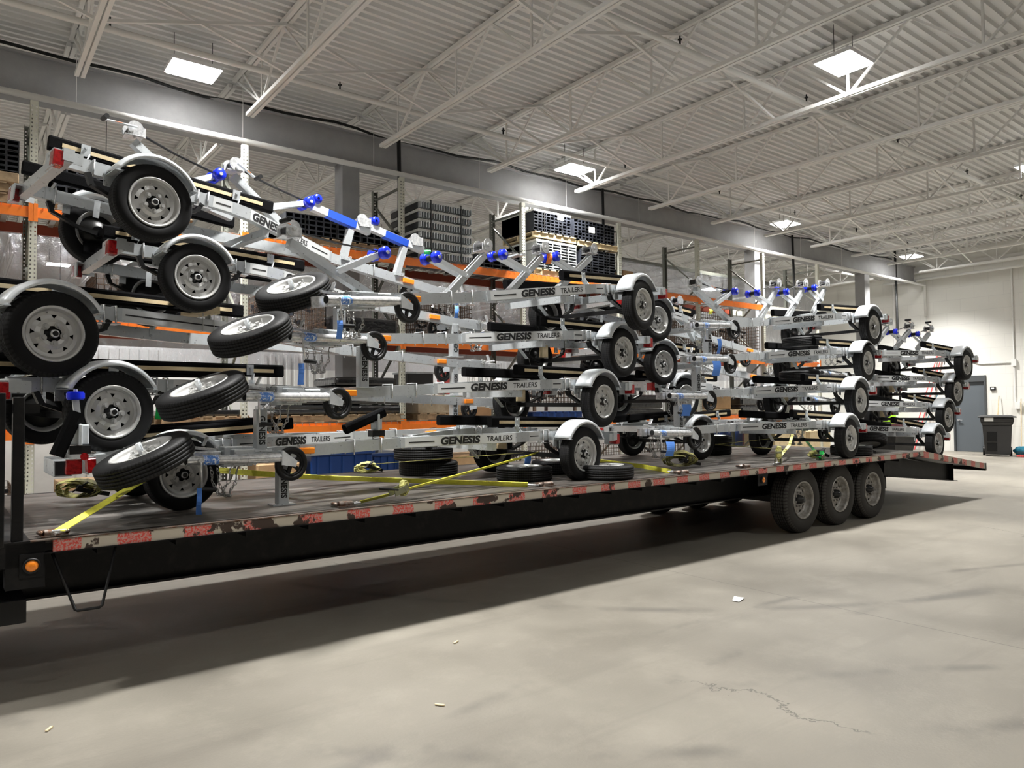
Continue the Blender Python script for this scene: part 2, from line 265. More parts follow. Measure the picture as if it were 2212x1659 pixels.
# ------------------------------------------------------------------ mesh helpers
class MB:
    def __init__(s): s.v = []; s.f = []; s.sm = []
    def add(s, vs, fs, smooth=False, T=None):
        o = len(s.v)
        s.v += [tuple(T @ Vector(p)) if T else tuple(p) for p in vs]
        s.f += [tuple(i+o for i in f) for f in fs]; s.sm += [smooth]*len(fs); return s
    def box(s, c, d, T=None, rz=0):
        x, y, z = d[0]/2, d[1]/2, d[2]/2; m_ = Matrix.Translation(c) @ Matrix.Rotation(rz, 4, 'Z')
        if T: m_ = T @ m_
        v = [(a, b, e) for e in (-z, z) for a, b in ((-x, -y), (x, -y), (x, y), (-x, y))]
        return s.add(v, [(3, 2, 1, 0), (4, 5, 6, 7), (0, 1, 5, 4), (1, 2, 6, 5), (2, 3, 7, 6), (3, 0, 4, 7)], T=m_)
    def bar(s, p0, p1, w, h, up=(0, 0, 1), T=None, cap=True, ch=0):
        p0, p1 = Vector(p0), Vector(p1); d = (p1-p0).normalized(); u = Vector(up)
        sd = d.cross(u)
        if sd.length < 1e-4: sd = d.cross(Vector((1, 0, 0)))
        sd.normalize(); u = sd.cross(d)
        if ch: prof = [(-w/2+ch, -h/2), (w/2-ch, -h/2), (w/2, -h/2+ch), (w/2, h/2-ch), (w/2-ch, h/2), (-w/2+ch, h/2), (-w/2, h/2-ch), (-w/2, -h/2+ch)]
        else: prof = [(-w/2, -h/2), (w/2, -h/2), (w/2, h/2), (-w/2, h/2)]
        n = len(prof); v = [p + sd*a + u*b for p in (p0, p1) for a, b in prof]
        f = [(i, (i+1) % n, n+(i+1) % n, n+i) for i in range(n)]
        if cap: f += [tuple(range(n-1, -1, -1)), tuple(range(n, 2*n))]
        return s.add(v, f, T=T)
    def poly(s, pts, w, h, up=(0, 0, 1), T=None):             # rectangular tube along a bent line
        pts = [Vector(p) for p in pts]; u0 = Vector(up); v = []; f = []
        for i, p in enumerate(pts):
            a = (pts[i]-pts[i-1]).normalized() if i else None; b = (pts[i+1]-pts[i]).normalized() if i < len(pts)-1 else None
            d = ((a or b)+(b or a)).normalized(); sd = d.cross(u0).normalized(); u = sd.cross(d); k = 1/max(.5, d.dot(b or a))
            v += [p+sd*x*k+u*y for x, y in ((-w/2, -h/2), (w/2, -h/2), (w/2, h/2), (-w/2, h/2))]
        for i in range(len(pts)-1):
            for j in range(4): f.append((4*i+j, 4*i+(j+1) % 4, 4*i+4+(j+1) % 4, 4*i+4+j))
        f += [(3, 2, 1, 0), tuple(4*(len(pts)-1)+j for j in range(4))]
        return s.add(v, f, T=T)
    def cyl(s, p0, p1, r, n=16, r1=None, cap=True, T=None, smooth=True):
        p0, p1 = Vector(p0), Vector(p1); d = (p1-p0).normalized(); a = d.orthogonal().normalized(); b = d.cross(a); r1 = r if r1 is None else r1
        v = [p + (a*math.cos(2*PI*i/n)+b*math.sin(2*PI*i/n))*q for p, q in ((p0, r), (p1, r1)) for i in range(n)]
        s.add(v, [(i, (i+1) % n, n+(i+1) % n, n+i) for i in range(n)], smooth, T)
        if cap: s.add(v, [tuple(range(n-1, -1, -1)), tuple(range(n, 2*n))], False, T)
        return s
    def tube(s, pts, r, n=8, T=None, closed=False):
        pts = [Vector(p) for p in pts]; v = []; f = []; m_ = len(pts); pa = None
        for i, p in enumerate(pts):
            if closed: d = (pts[(i+1) % m_]-pts[i-1]).normalized()
            else: d = (pts[min(i+1, m_-1)]-pts[max(i-1, 0)]).normalized()
            a = (pa - d*pa.dot(d)).normalized() if pa and (pa - d*pa.dot(d)).length > 1e-3 else d.orthogonal().normalized()
            pa = a; b = d.cross(a)
            v += [p+(a*math.cos(2*PI*k/n)+b*math.sin(2*PI*k/n))*r for k in range(n)]
        for i in range(m_ if closed else m_-1):
            j = (i+1) % m_
            for k in range(n): f.append((i*n+k, i*n+(k+1) % n, j*n+(k+1) % n, j*n+k))
        if not closed: f += [tuple(range(n-1, -1, -1)), tuple((m_-1)*n+k for k in range(n))]
        return s.add(v, f, True, T)
    def lathe(s, prof, n=48, T=None, closed=False):           # prof (r, y) around the y axis
        v = []; f = []; k = len(prof)
        for i in range(n):
            a = 2*PI*i/n; c, q = math.cos(a), math.sin(a)
            v += [(r*c, y, r*q) for r, y in prof]
        for i in range(n):
            j = (i+1) % n
            for t in range(k if closed else k-1):
                u = (t+1) % k; f.append((i*k+t, i*k+u, j*k+u, j*k+t))
        return s.add(v, f, True, T)
    def ribbon(s, pts, w, side, th=.003, T=None):             # flat strap
        pts = [Vector(p) for p in pts]; v = []; f = []
        for i, p in enumerate(pts):
            d = (pts[min(i+1, len(pts)-1)]-pts[max(i-1, 0)]).normalized()
            sd = Vector(side[i] if isinstance(side, list) else side); sd = (sd-d*sd.dot(d)).normalized(); n = d.cross(sd)
            v += [p+sd*a*w/2+n*b*th/2 for a, b in ((-1, -1), (1, -1), (1, 1), (-1, 1))]
        for i in range(len(pts)-1):
            for j in range(4): f.append((4*i+j, 4*i+(j+1) % 4, 4*i+4+(j+1) % 4, 4*i+4+j))
        f += [(3, 2, 1, 0), tuple(4*(len(pts)-1)+j for j in range(4))]
        return s.add(v, f, False, T)
    def build(s, name, m_, parent=None, bev=0):
        me = bpy.data.meshes.new(name); me.from_pydata([tuple(p) for p in s.v], [], s.f); me.materials.append(m_)
        me.polygons.foreach_set('use_smooth', s.sm); me.validate(); me.update()
        bm = bmesh.new(); bm.from_mesh(me); bmesh.ops.recalc_face_normals(bm, faces=bm.faces); bm.to_mesh(me); bm.free()
        o = bpy.data.objects.new(name, me); COL.objects.link(o)
        if parent: o.parent = parent
        if bev:
            b = o.modifiers.new('bevel', 'BEVEL'); b.width = bev; b.segments = 2; b.limit_method = 'ANGLE'
        return o
def build_sep(mb, name, m_, parent=None, per=None, bev=0):
    """one object for every connected piece"""
    par = list(range(len(mb.v)))
    def find(a):
        while par[a] != a: par[a] = par[par[a]]; a = par[a]
        return a
    for f in mb.f:
        for q in f[1:]: par[find(q)] = find(f[0])
    gr = {}
    for f, sm in zip(mb.f, mb.sm): gr.setdefault(find(f[0]), []).append((f, sm))
    out = []
    for fs in gr.values():
        ix = sorted({q for f, _ in fs for q in f}); mp = {q: i for i, q in enumerate(ix)}; n = MB()
        n.v = [mb.v[q] for q in ix]; n.f = [tuple(mp[q] for q in f) for f, _ in fs]; n.sm = [sm for _, sm in fs]
        out.append(n.build(name, m_, parent, bev))
    return out
def tag(o, label=None, cat=None, group=None, kind=None):
    if label: o['label'] = label
    if cat: o['category'] = cat
    if group: o['group'] = group
    if kind: o['kind'] = kind
    return o
def empty(name, mtx, label=None, cat=None, group=None):
    o = bpy.data.objects.new(name, None); COL.objects.link(o); o.empty_display_size = .1
    o.matrix_world = mtx if isinstance(mtx, Matrix) else Matrix.Translation(mtx)
    return tag(o, label, cat, group)
def copy_tree(o, parent=None):
    c = o.copy(); COL.objects.link(c)
    if parent: c.parent = parent
    for ch in list(o.children): copy_tree(ch, c)
    return c
def place(o, mtx): o.matrix_world = mtx; return o
def struct(o): o['kind'] = 'structure'; return o
_tcache = {}
def text_geo(s, size, shear=0, bold=0, xs=1.0):
    k = (s, size, shear, bold, xs)
    if k in _tcache: return _tcache[k]
    cu = bpy.data.curves.new('t', 'FONT'); cu.body = s; cu.size = size; cu.shear = shear; cu.offset = bold; cu.resolution_u = 3; cu.extrude = .0008
    o = bpy.data.objects.new('t', cu); COL.objects.link(o); bpy.context.view_layer.update()
    me = bpy.data.meshes.new_from_object(o.evaluated_get(bpy.context.evaluated_depsgraph_get()))
    v = [(p.co.x*xs, p.co.y, p.co.z) for p in me.vertices]; f = [tuple(p.vertices) for p in me.polygons]
    bpy.data.objects.remove(o); bpy.data.curves.remove(cu); bpy.data.meshes.remove(me)
    wd = max(p[0] for p in v)-min(p[0] for p in v); x0 = min(p[0] for p in v); y0 = min(p[1] for p in v); ht = max(p[1] for p in v)-y0
    v = [(p[0]-x0, p[1]-y0, p[2]) for p in v]
    _tcache[k] = (v, f, wd, ht); return _tcache[k]
def text_fit(mb, s, w, h, T, shear=0, bold=0):
    v, f, wd, ht = text_geo(s, .1, shear, bold)
    mb.add([(p[0]*w/wd, p[1]*h/ht, p[2]) for p in v], f, T=T)
def frame(o, x, y):                                           # matrix from origin, x dir, y dir
    x = Vector(x).normalized(); y = Vector(y); y = (y-x*x.dot(y)).normalized(); z = x.cross(y)
    m_ = Matrix((x, y, z)).transposed().to_4x4(); m_.translation = Vector(o); return m_

# ================================================================== the hall
X0, X1, Y0, Y1, ZD = -14.0, 25.5, -10.5, 38.0, 6.48
def plane_obj(name, m_, v, f, T=None):
    b = MB(); b.add(v, f); return struct(b.build(name, m_))
b = MB(); b.box(((X0+X1)/2, (Y0+Y1)/2, -.1), (X1-X0+1, Y1-Y0+1, .2)); struct(b.build('floor', M['floor']))
# corrugated roof deck, ribs running along X
prof = []; y = Y0-.2; pitch = .1524
while y < Y1+.2:
    prof += [(y, ZD), (y+.052, ZD), (y+.066, ZD+.05), (y+.138, ZD+.05)]; y += pitch
b = MB(); n = len(prof)
b.add([(x, p[0], p[1]) for x in (X0-.3, X1+.3) for p in prof] + [(x, q, ZD+.2) for x in (X0-.3, X1+.3) for q in (Y0-.2, Y1+.2)],
      [(i, i+1, n+i+1, n+i) for i in range(n-1)] + [(2*n, 2*n+1, 2*n+3, 2*n+2)])
struct(b.build('ceiling', M['ceil']))
def wall(name, c, d, m_):
    b = MB(); b.box(c, d); return struct(b.build(name, m_))
# right end wall with a door opening
DY0, DY1, DZ = 9.05, 10.0, 2.40
b = MB()
b.box((X1+.1, (Y0+DY0)/2, 3.3), (.2, DY0-Y0, 6.6)); b.box((X1+.1, (DY1+Y1)/2, 3.3), (.2, Y1-DY1, 6.6)); b.box((X1+.1, (DY0+DY1)/2, (DZ+6.6)/2), (.2, DY1-DY0, 6.6-DZ))
struct(b.build('wall_right', M['block']))
wall('wall_left', (X0-.1, (Y0+Y1)/2, 3.3), (.2, Y1-Y0, 6.6), M['greywall'])
wall('wall_front', ((X0+X1)/2, Y0-.1, 3.3), (X1-X0, .2, 6.6), M['greywall'])
wall('wall_back', ((X0+X1)/2, Y1+.1, 3.3), (X1-X0, .2, 6.6), M['white'])
# door
d = empty('door_1', (X1+.05, (DY0+DY1)/2, 0)); d['kind'] = 'structure'
b = MB(); b.box((0, 0, 1.10), (.05, DY1-DY0-.10, 2.19)); b.build('door_leaf', M['door'], d)
b = MB(); b.box((-.03, -(DY1-DY0)/2+.025, 1.2), (.14, .05, 2.4)); b.box((-.03, (DY1-DY0)/2-.025, 1.2), (.14, .05, 2.4)); b.box((-.03, 0, 2.30), (.14, DY1-DY0-.1, .19)); b.build('door_frame', M['doorframe'], d)
b = MB(); b.cyl((-.03, .33, 1.0), (-.10, .33, 1.0), .03, 12); b.bar((-.09, .33, 1.0), (-.09, .22, 1.0), .02, .02); b.build('door_handle', M['zinc'], d)
# white panelled half wall behind the racks, with ribbed metal panels
b = MB(); b.box((6, 13.75, 1.3), (38, .1, 2.6)); 
struct(b.build('wall_partition', M['white']))
for k, (xa, xb) in enumerate(((1.55, 2.75), (4.55, 5.9), (9.2, 11.0), (15.0, 17.0), (18.6, 21.0))):
    b = MB(); x = xa
    while x < xb: b.box((x+.06, 13.66, 1.3), (.07, .05, 2.5)); x += .15
    b.box(((xa+xb)/2, 13.69, 1.3), (xb-xa, .03, 2.56)); o = struct(b.build('trim_%d' % (k+1), M['white']))
# girder, pipe and columns
b = MB(); b.box((5.5, 11.15, 5.8), (39.5, .30, .50)); b.box((5.5, 11.15, 5.56), (39.5, .40, .03)); b.box((5.5, 11.15, 6.06), (39.5, .40, .03)); struct(b.build('trim_6', M['girder']))
for k, x in enumerate((-6.3, 5.12, 16.45, 22.1)):
    b = MB(); b.box((x, 11.15, 2.77), (.30, .30, 5.54)); struct(b.build('trim_%d' % (7+k), M['girder']))
b = MB(); b.bar((21.9, 12.25, 5.9), (X1, 12.25, 5.9), .1, .2); b.box((X1-.2, 6, 5.86), (.12, 30, .05)); b.bar((X1-.06, -8, 5.98), (X1-.06, 20, 5.98), .08, .16)
struct(b.build('trim_11', M['joist']))
# roof joists
JX = [1.19+2.105*k for k in range(-5, 12)]
def joist(x, ya, yb, k):
    r = empty('roof_joist', (x, 0, 0)); r['kind'] = 'structure'; zt, zb = 6.44, 5.72; ea, eb = ya+.62, yb-.62
    b = MB()
    for s in (-.033, .033): b.box((s, (ya+yb)/2, zt), (.05, yb-ya, .055))
    b.build('top_chord', M['joist'], r)
    b = MB()
    for s in (-.033, .033): b.box((s, (ea+eb)/2, zb), (.048, eb-ea, .05))
    b.build('bottom_chord', M['joist'], r)
    b = MB(); y = eb-.52
    first = True
    while y > ea+.1:
        b.bar((0, y, zb), (0, y, zt), .022, .03, up=(0, 1, 0)); b.bar((0, y, zb), (0, y+.82, zt), .03, .03, up=(1, 0, 0)); b.bar((0, y, zb), (0, y-.82, zt), .03, .03, up=(1, 0, 0)); y -= 1.645
    b.bar((0, eb-.52, zb), (0, yb-.1, zt-.05), .03, .03, up=(1, 0, 0))
    b.build('web', M['joist'], r)
for k, x in enumerate(JX):
    joist(x, -4.0, 11.05, k); joist(x, 11.25, 22.4, k); joist(x, 22.6, 34.0, k)
for k, x in enumerate(JX[:-1]):                                # cross bridging between the joists
    b = MB()
    for y in (8.9, 6.1, 1.8, 14.5, 18.5):
        b.bar((x, y, 5.75), (x+2.105, y+.05, 6.40), .035, .035); b.bar((x, y+.05, 6.40), (x+2.105, y, 5.75), .035, .035)
    o = struct(b.build('joist_bridging', M['joist']))
# pipes, cable
def pipe(name, pts, r, m_, label, cat='pipe', n=10, group=None):
    b = MB(); b.tube(pts, r, n); return tag(b.build(name, m_), label, cat, group)
pipe('water_pipe', [(-12, 10.74, 5.44), (24.0, 10.74, 5.44), (25.42, 10.74, 5.44), (25.42, 10.74, 4.4)], .042, M['joist'], 'long painted pipe hung just below the wrapped girder')
for y, lab in ((9.6, 'painted sprinkler pipe run nearest the girder'), (5.87, 'painted sprinkler pipe run over the middle of the floor')):
    r = empty('sprinkler_pipe', (0, 0, 0), lab, 'pipe'); b = MB(); b.tube([(-12, y, 6.02), (25.3, y, 6.02)], .038, 10); b.build('pipe_run', M['joist'], r)
    for x in [-1.5+2.9*i for i in range(9)]:
        b = MB(); b.cyl((x, y, 6.06), (x, y, 6.12), .012, 8); b.cyl((x, y, 6.12), (x, y, 6.13), .03, 10); b.cyl((x, y, 6.13), (x, y, 6.17), .01, 8); b.build('sprinkler_head', M['black'], r)
b = MB(); b.tube([(X1-.25, 3.5-5, 5.62), (X1-.25, 12.0, 5.62)], .045, 10); tag(b.build('water_pipe', M['joist']), 'painted pipe along the top of the white block wall', 'pipe')
pts = [(x, 10.96+.02*math.sin(x*2.3), 6.10+.03*math.sin(x*1.7)+.02*math.sin(x*4.1)) for x in [-12+.4*i for i in range(90)]]
pipe('black_cable', pts, .022, M['black'], 'sagging black cable bundle running along the top of the girder', 'cable', 6)
pipe('hanging_cable', [(5.95, 10.9, 6.1), (5.95, 10.88, 5.5), (5.93, 10.86, 3.2)], .035, M['black'], 'thick black cord hanging down beside the near column', 'cable', 6)
pipe('hanging_cable', [(10.78, 10.9, 6.1), (10.78, 10.86, 3.2)], .032, M['black'], 'thick black cord hanging over the stacked tube pallets', 'cable', 6)
pipe('hanging_cable', [(17.9, 10.9, 6.1), (17.95, 10.86, 2.0)], .032, M['black'], 'thick black cord hanging past the empty grey rack bay', 'cable', 6)
pipe('hanging_cable', [(24.0, 11.02, 6.44), (24.05, 11.0, 1.5)], .035, M['black'], 'thick black cord hanging beside the wall corner', 'cable', 6)
# hanger wires of the pipe
for x in [JX[i]+.0 for i in range(4, 15)]:
    b = MB(); b.cyl((x, 10.74, 5.48), (x, 10.74, 6.44), .004, 6); struct(b.build('pipe_hanger', M['joist']))
# conduits on the end wall
def wallpipe(y, z0, z1, r=.022, lab=''):
    b = MB(); b.cyl((X1-.03, y, z0), (X1-.03, y, z1), r, 8); return b
r = empty('conduit', (0, 0, 0), 'thin painted conduit with junction boxes on the right of the block wall', 'conduit')
b = wallpipe(8.27, 1.55, 5.62); b.tube([(X1-.03, 8.27, 2.75), (X1-.03, 9.2, 2.76), (X1-.03, 9.6, 2.9), (X1-.03, 10.5, 3.1)], .016, 8); b.build('conduit_run', M['joist'], r)
b = MB(); b.box((X1-.05, 8.27, 2.75), (.08, .12, .2)); b.box((X1-.05, 8.2, 1.45), (.08, .14, .2)); build_sep(b, 'junction_box', M['joist'], r)
b = MB(); b.cyl((X1-.05, 11.76, 5.6), (X1-.05, 11.76, 2.5), .035, 8); tag(b.build('downpipe', M['joist']), 'painted downpipe near the left corner of the block wall', 'pipe')
b = MB(); b.cyl((X1-.03, 10.75, 5.6), (X1-.03, 10.75, 2.5), .012, 8); tag(b.build('thin_conduit', M['joist']), 'very thin conduit halfway between downpipe and junction boxes', 'conduit')
# card reader beside the door
r = empty('wall_sensor', (X1-.03, 8.86, 1.98), 'small black and white box on the wall right of the door', 'sensor'); b = MB(); b.box((0, 0, 0), (.05, .14, .11)); b.build('casing', M['black'], r); b = MB(); b.box((-.028, 0, 0), (.01, .08, .05)); b.build('label_plate', M['paper'], r)

# ------------------------------------------------------------------ ceiling lights
def light(x, y, label, rz=0, fac=1.0):
    r = empty('ceiling_light', Matrix.Translation((x, y, 6.0 if y != 12.25 else 6.12)) @ Matrix.Rotation(rz, 4, 'Z'), label, 'ceiling light', 'rectangular LED high bay lights')
    b = MB(); b.box((0, 0, .035), (.62, .50, .05)); b.box((0, 0, .075), (.3, .2, .05)); b.build('housing', M['housing'], r)
    b = MB(); b.box((0, 0, .0), (.58, .46, .012)); b.build('diffuser', M['lamp'], r)
    b = MB()
    for s in (-1, 1): b.cyl((.24*s, .0, .06), (.24*s, 0, .46), .004, 6)
    build_sep(b, 'hanging_wire', M['black'], r)
    l = bpy.data.lights.new('lamp', 'AREA'); l.shape = 'RECTANGLE'; l.size = .58; l.size_y = .46; l.energy = LAMP_W*fac; l.spread = R(112); l.color = LAMP_COL
    lo = bpy.data.objects.new('lamp', l); COL.objects.link(lo); lo.parent = r; lo.location = (0, 0, -.012)
for i, x in enumerate((-11.3, -4.4, 2.46, 9.27, 16.31, 23.07)):
    for j, y in enumerate((10.12, 4.85, -.4, -5.7, 17.5, 26.0, 12.25)):  # last row is added, unseen behind the girder, to brighten the partition
        xx = x
        vis = {(2, 0): 'bright ceiling light at the far left above the tilted trailers', (3, 0): 'bright ceiling light in the middle, in front of the girder', (4, 0): 'bright ceiling light right of centre near the girder',
               (5, 0): 'farthest bright ceiling light in front of the block wall', (3, 1): 'large bright ceiling light at the upper right', (4, 1): 'bright ceiling light cut by the right edge of the photo'}.get((i, j))
        light(xx, y, vis or 'bright ceiling light outside the frame, hidden by the girder, or added unseen behind it', 0, (1.15, 1.2, .40, .04, 1.0, 1.0, .6)[j])

# ================================================================== the flatbed
HD = .84; FXA, FXB = .40, 11.02; FYA, FYB = 4.49, 7.08
fb = empty('flatbed_trailer', FM @ Matrix.Translation((FXA, FYA, 0)), 'long black gooseneck flatbed trailer with worn red and white reflective edge tape', 'flatbed trailer')
def fo(x, y, z=0): return (x-FXA, y-FYA, z)
b = MB(); b.box(fo((FXA+FXB)/2, (FYA+FYB)/2, HD-.012), (FXB-FXA, FYB-FYA-.08, .024)); b.build('deck', M['deck'], fb)
b = MB()
k = 0
for y in (FYA+.02, FYB-.02): b.box(fo((FXA+FXB)/2, y, HD-.035), (FXB-FXA, .04, .075))
o1 = None
b = MB(); b.box(fo((FXA+FXB)/2+.05, FYA+.02, HD-.037), (FXB-FXA-.10, .04, .062)); b.build('edge_rail', M['tape'], fb)
b = MB(); b.box(fo((FXA+FXB)/2, FYB-.02, HD-.036), (FXB-FXA, .04, .076)); b.build('edge_rail', M['blacksteel'], fb)
for z_ in (HD-.003, HD-.071):
    b = MB(); b.box(fo((FXA+FXB)/2, FYA+.03, z_), (FXB-FXA, .075, .006)); b.build('rail_flange', M['ring'] if z_ > HD-.02 else M['blacksteel'], fb)
for y in (5.14, 6.42):
    b = MB(); b.box(fo(5.6, y, .61), (10.6, .012, .38)); b.box(fo(5.6, y, .80), (10.6, .14, .014)); b.box(fo(5.6, y, .42), (10.6, .14, .014)); b.build('main_beam', M['blacksteel'], fb)
b = MB(); x = .75
while x < 10.9: b.box(fo(x, (FYA+FYB)/2, .765), (.05, FYB-FYA-.3, .11)); x += .41
build_sep(b, 'crossmember', M['blacksteel'], fb)
# rear beam ends and dovetail
for y in (4.76, 6.82):
    b = MB(); b.bar(fo(10.3, y, .64), fo(12.55, y, .43), .012, .26); b.bar(fo(10.3, y, .515), fo(12.68, y, .293), .16, .012); b.box(fo(12.55, y, .435), (.012, .14, .26)); b.build('rear_beam', M['blacksteel'], fb)
TX, TZ = 13.3, .50
b = MB(); b.bar(fo(FXB, (FYA+FYB)/2, HD-.03), fo(TX, (FYA+FYB)/2, TZ), FYB-FYA-.08, .03); b.build('dovetail_deck', M['deck'], fb)
b = MB(); b.bar(fo(FXB, FYA+.02, HD-.045), fo(TX, FYA+.02, TZ-.0), .04, .085); b.build('dovetail_rail', M['tape'], fb)
b = MB(); b.bar(fo(FXB, FYB-.02, HD-.045), fo(TX, FYB-.02, TZ), .04, .085); b.build('dovetail_rail', M['blacksteel'], fb)
b = MB(); b.box(fo(TX, (FYA+FYB)/2, TZ-.01), (.06, FYB-FYA, .12)); b.build('tail_beam', M['blacksteel'], fb)
b = MB()
for y in (5.2, 5.8, 6.4): b.bar(fo(FXB, y, HD-.12), fo(TX, y, TZ-.06), .06, .09)
build_sep(b, 'dovetail_joist', M['blacksteel'], fb)
b = MB(); b.box(fo(10.32, 4.8, .56), (.05, .16, .42)); b.build('hanger_bracket', M['blacksteel'], fb)
# front: header, stake posts, goose neck foot, step
b = MB(); b.box(fo(.36, (FYA+FYB)/2, .775), (.21, FYB-FYA, .13)); b.build('front_header', M['blacksteel'], fb)
b = MB(); b.box(fo(.38, FYA+.06, .715), (.17, .12, .23)); b.build('corner_plate', M['blacksteel'], fb)
for x, y, h in ((.345, FYA+.05, .76), (.262, FYA+.02, .78), (.32, FYB-.10, .76), (.18, 5.8, .80)):
    b = MB(); b.box(fo(x, y, HD-.02+h/2), (.05, .07, h)); b.build('stake_post', M['blacksteel'], fb, .004)
b = MB(); b.box(fo(.29, FYA+.1, 1.52), (.30, .05, .05)); b.build('post_link', M['blacksteel'], fb)
b = MB(); b.bar(fo(.22, 4.6, 1.06), fo(.22, 7.0, 1.06), .05, .05); b.bar(fo(.30, 5.2, .99), fo(.30, 6.9, .99), .06, .05); build_sep(b, 'head_rail', M['blacksteel'], fb)
b = MB(); b.box(fo(-.3, 5.6, .62), (1.1, 1.6, .50)); b.box(fo(.1, 4.9, .45), (.6, .5, .12)); b.box(fo(.02, 4.75, 1.1), (.1, .12, 1.1)); b.build('gooseneck', M['black'], fb)
b = MB(); b.tube([fo(.50, FYA+.03, .76), fo(.60, FYA-.02, .46), fo(.61, FYA-.03, .455), fo(.71, FYA-.03, .455), fo(.725, FYA-.02, .46), fo(.80, FYA+.03, .78)], .008, 8); b.build('step_loop', M['blacksteel'], fb)
def marker_round(x, y, z, sx):
    b = MB(); b.box(fo(x, y, z), (.13*sx, .01, .12)); p = b.build('marker_plate', M['blacksteel'], fb)
    b = MB(); b.lathe([(.040, 0), (.040, -.014), (.032, -.018), (.028, -.01)], 28, T=Matrix.Translation(fo(x, y-.005, z))); b.build('marker_ring', M['black'], p)
    b = MB(); b.lathe([(.0001, -.022), (.012, -.021), (.024, -.018), (.030, -.012), (.030, 0)], 28, T=Matrix.Translation(fo(x, y-.005, z))); q = b.build('marker_lens', M['amber'], p); tag(q, 'round amber marker lens')
marker_round(.405, FYA-.005, .715, .8)
marker_round(7.05, FYA+.04, .70, 1.35)
def dring(x, y, rot):
    b = MB(); T = Matrix.Translation(fo(x, y, HD)) @ Matrix.Rotation(rot, 4, 'Z') @ Matrix.Scale(1.35, 4)
    b.cyl((-.035, 0, .014), (.035, 0, .014), .017, 12, T=T); b.tube([(-.042, 0, .014), (-.05, .03, .016), (-.042, .06, .014), (0, .075, .012), (.042, .06, .014), (.05, .03, .016), (.042, 0, .014)], .009, 8, T=T)
    b.box((0, 0, .003), (.09, .05, .006), T=T)
    return b.build('tie_down_ring', M['ring'], fb)

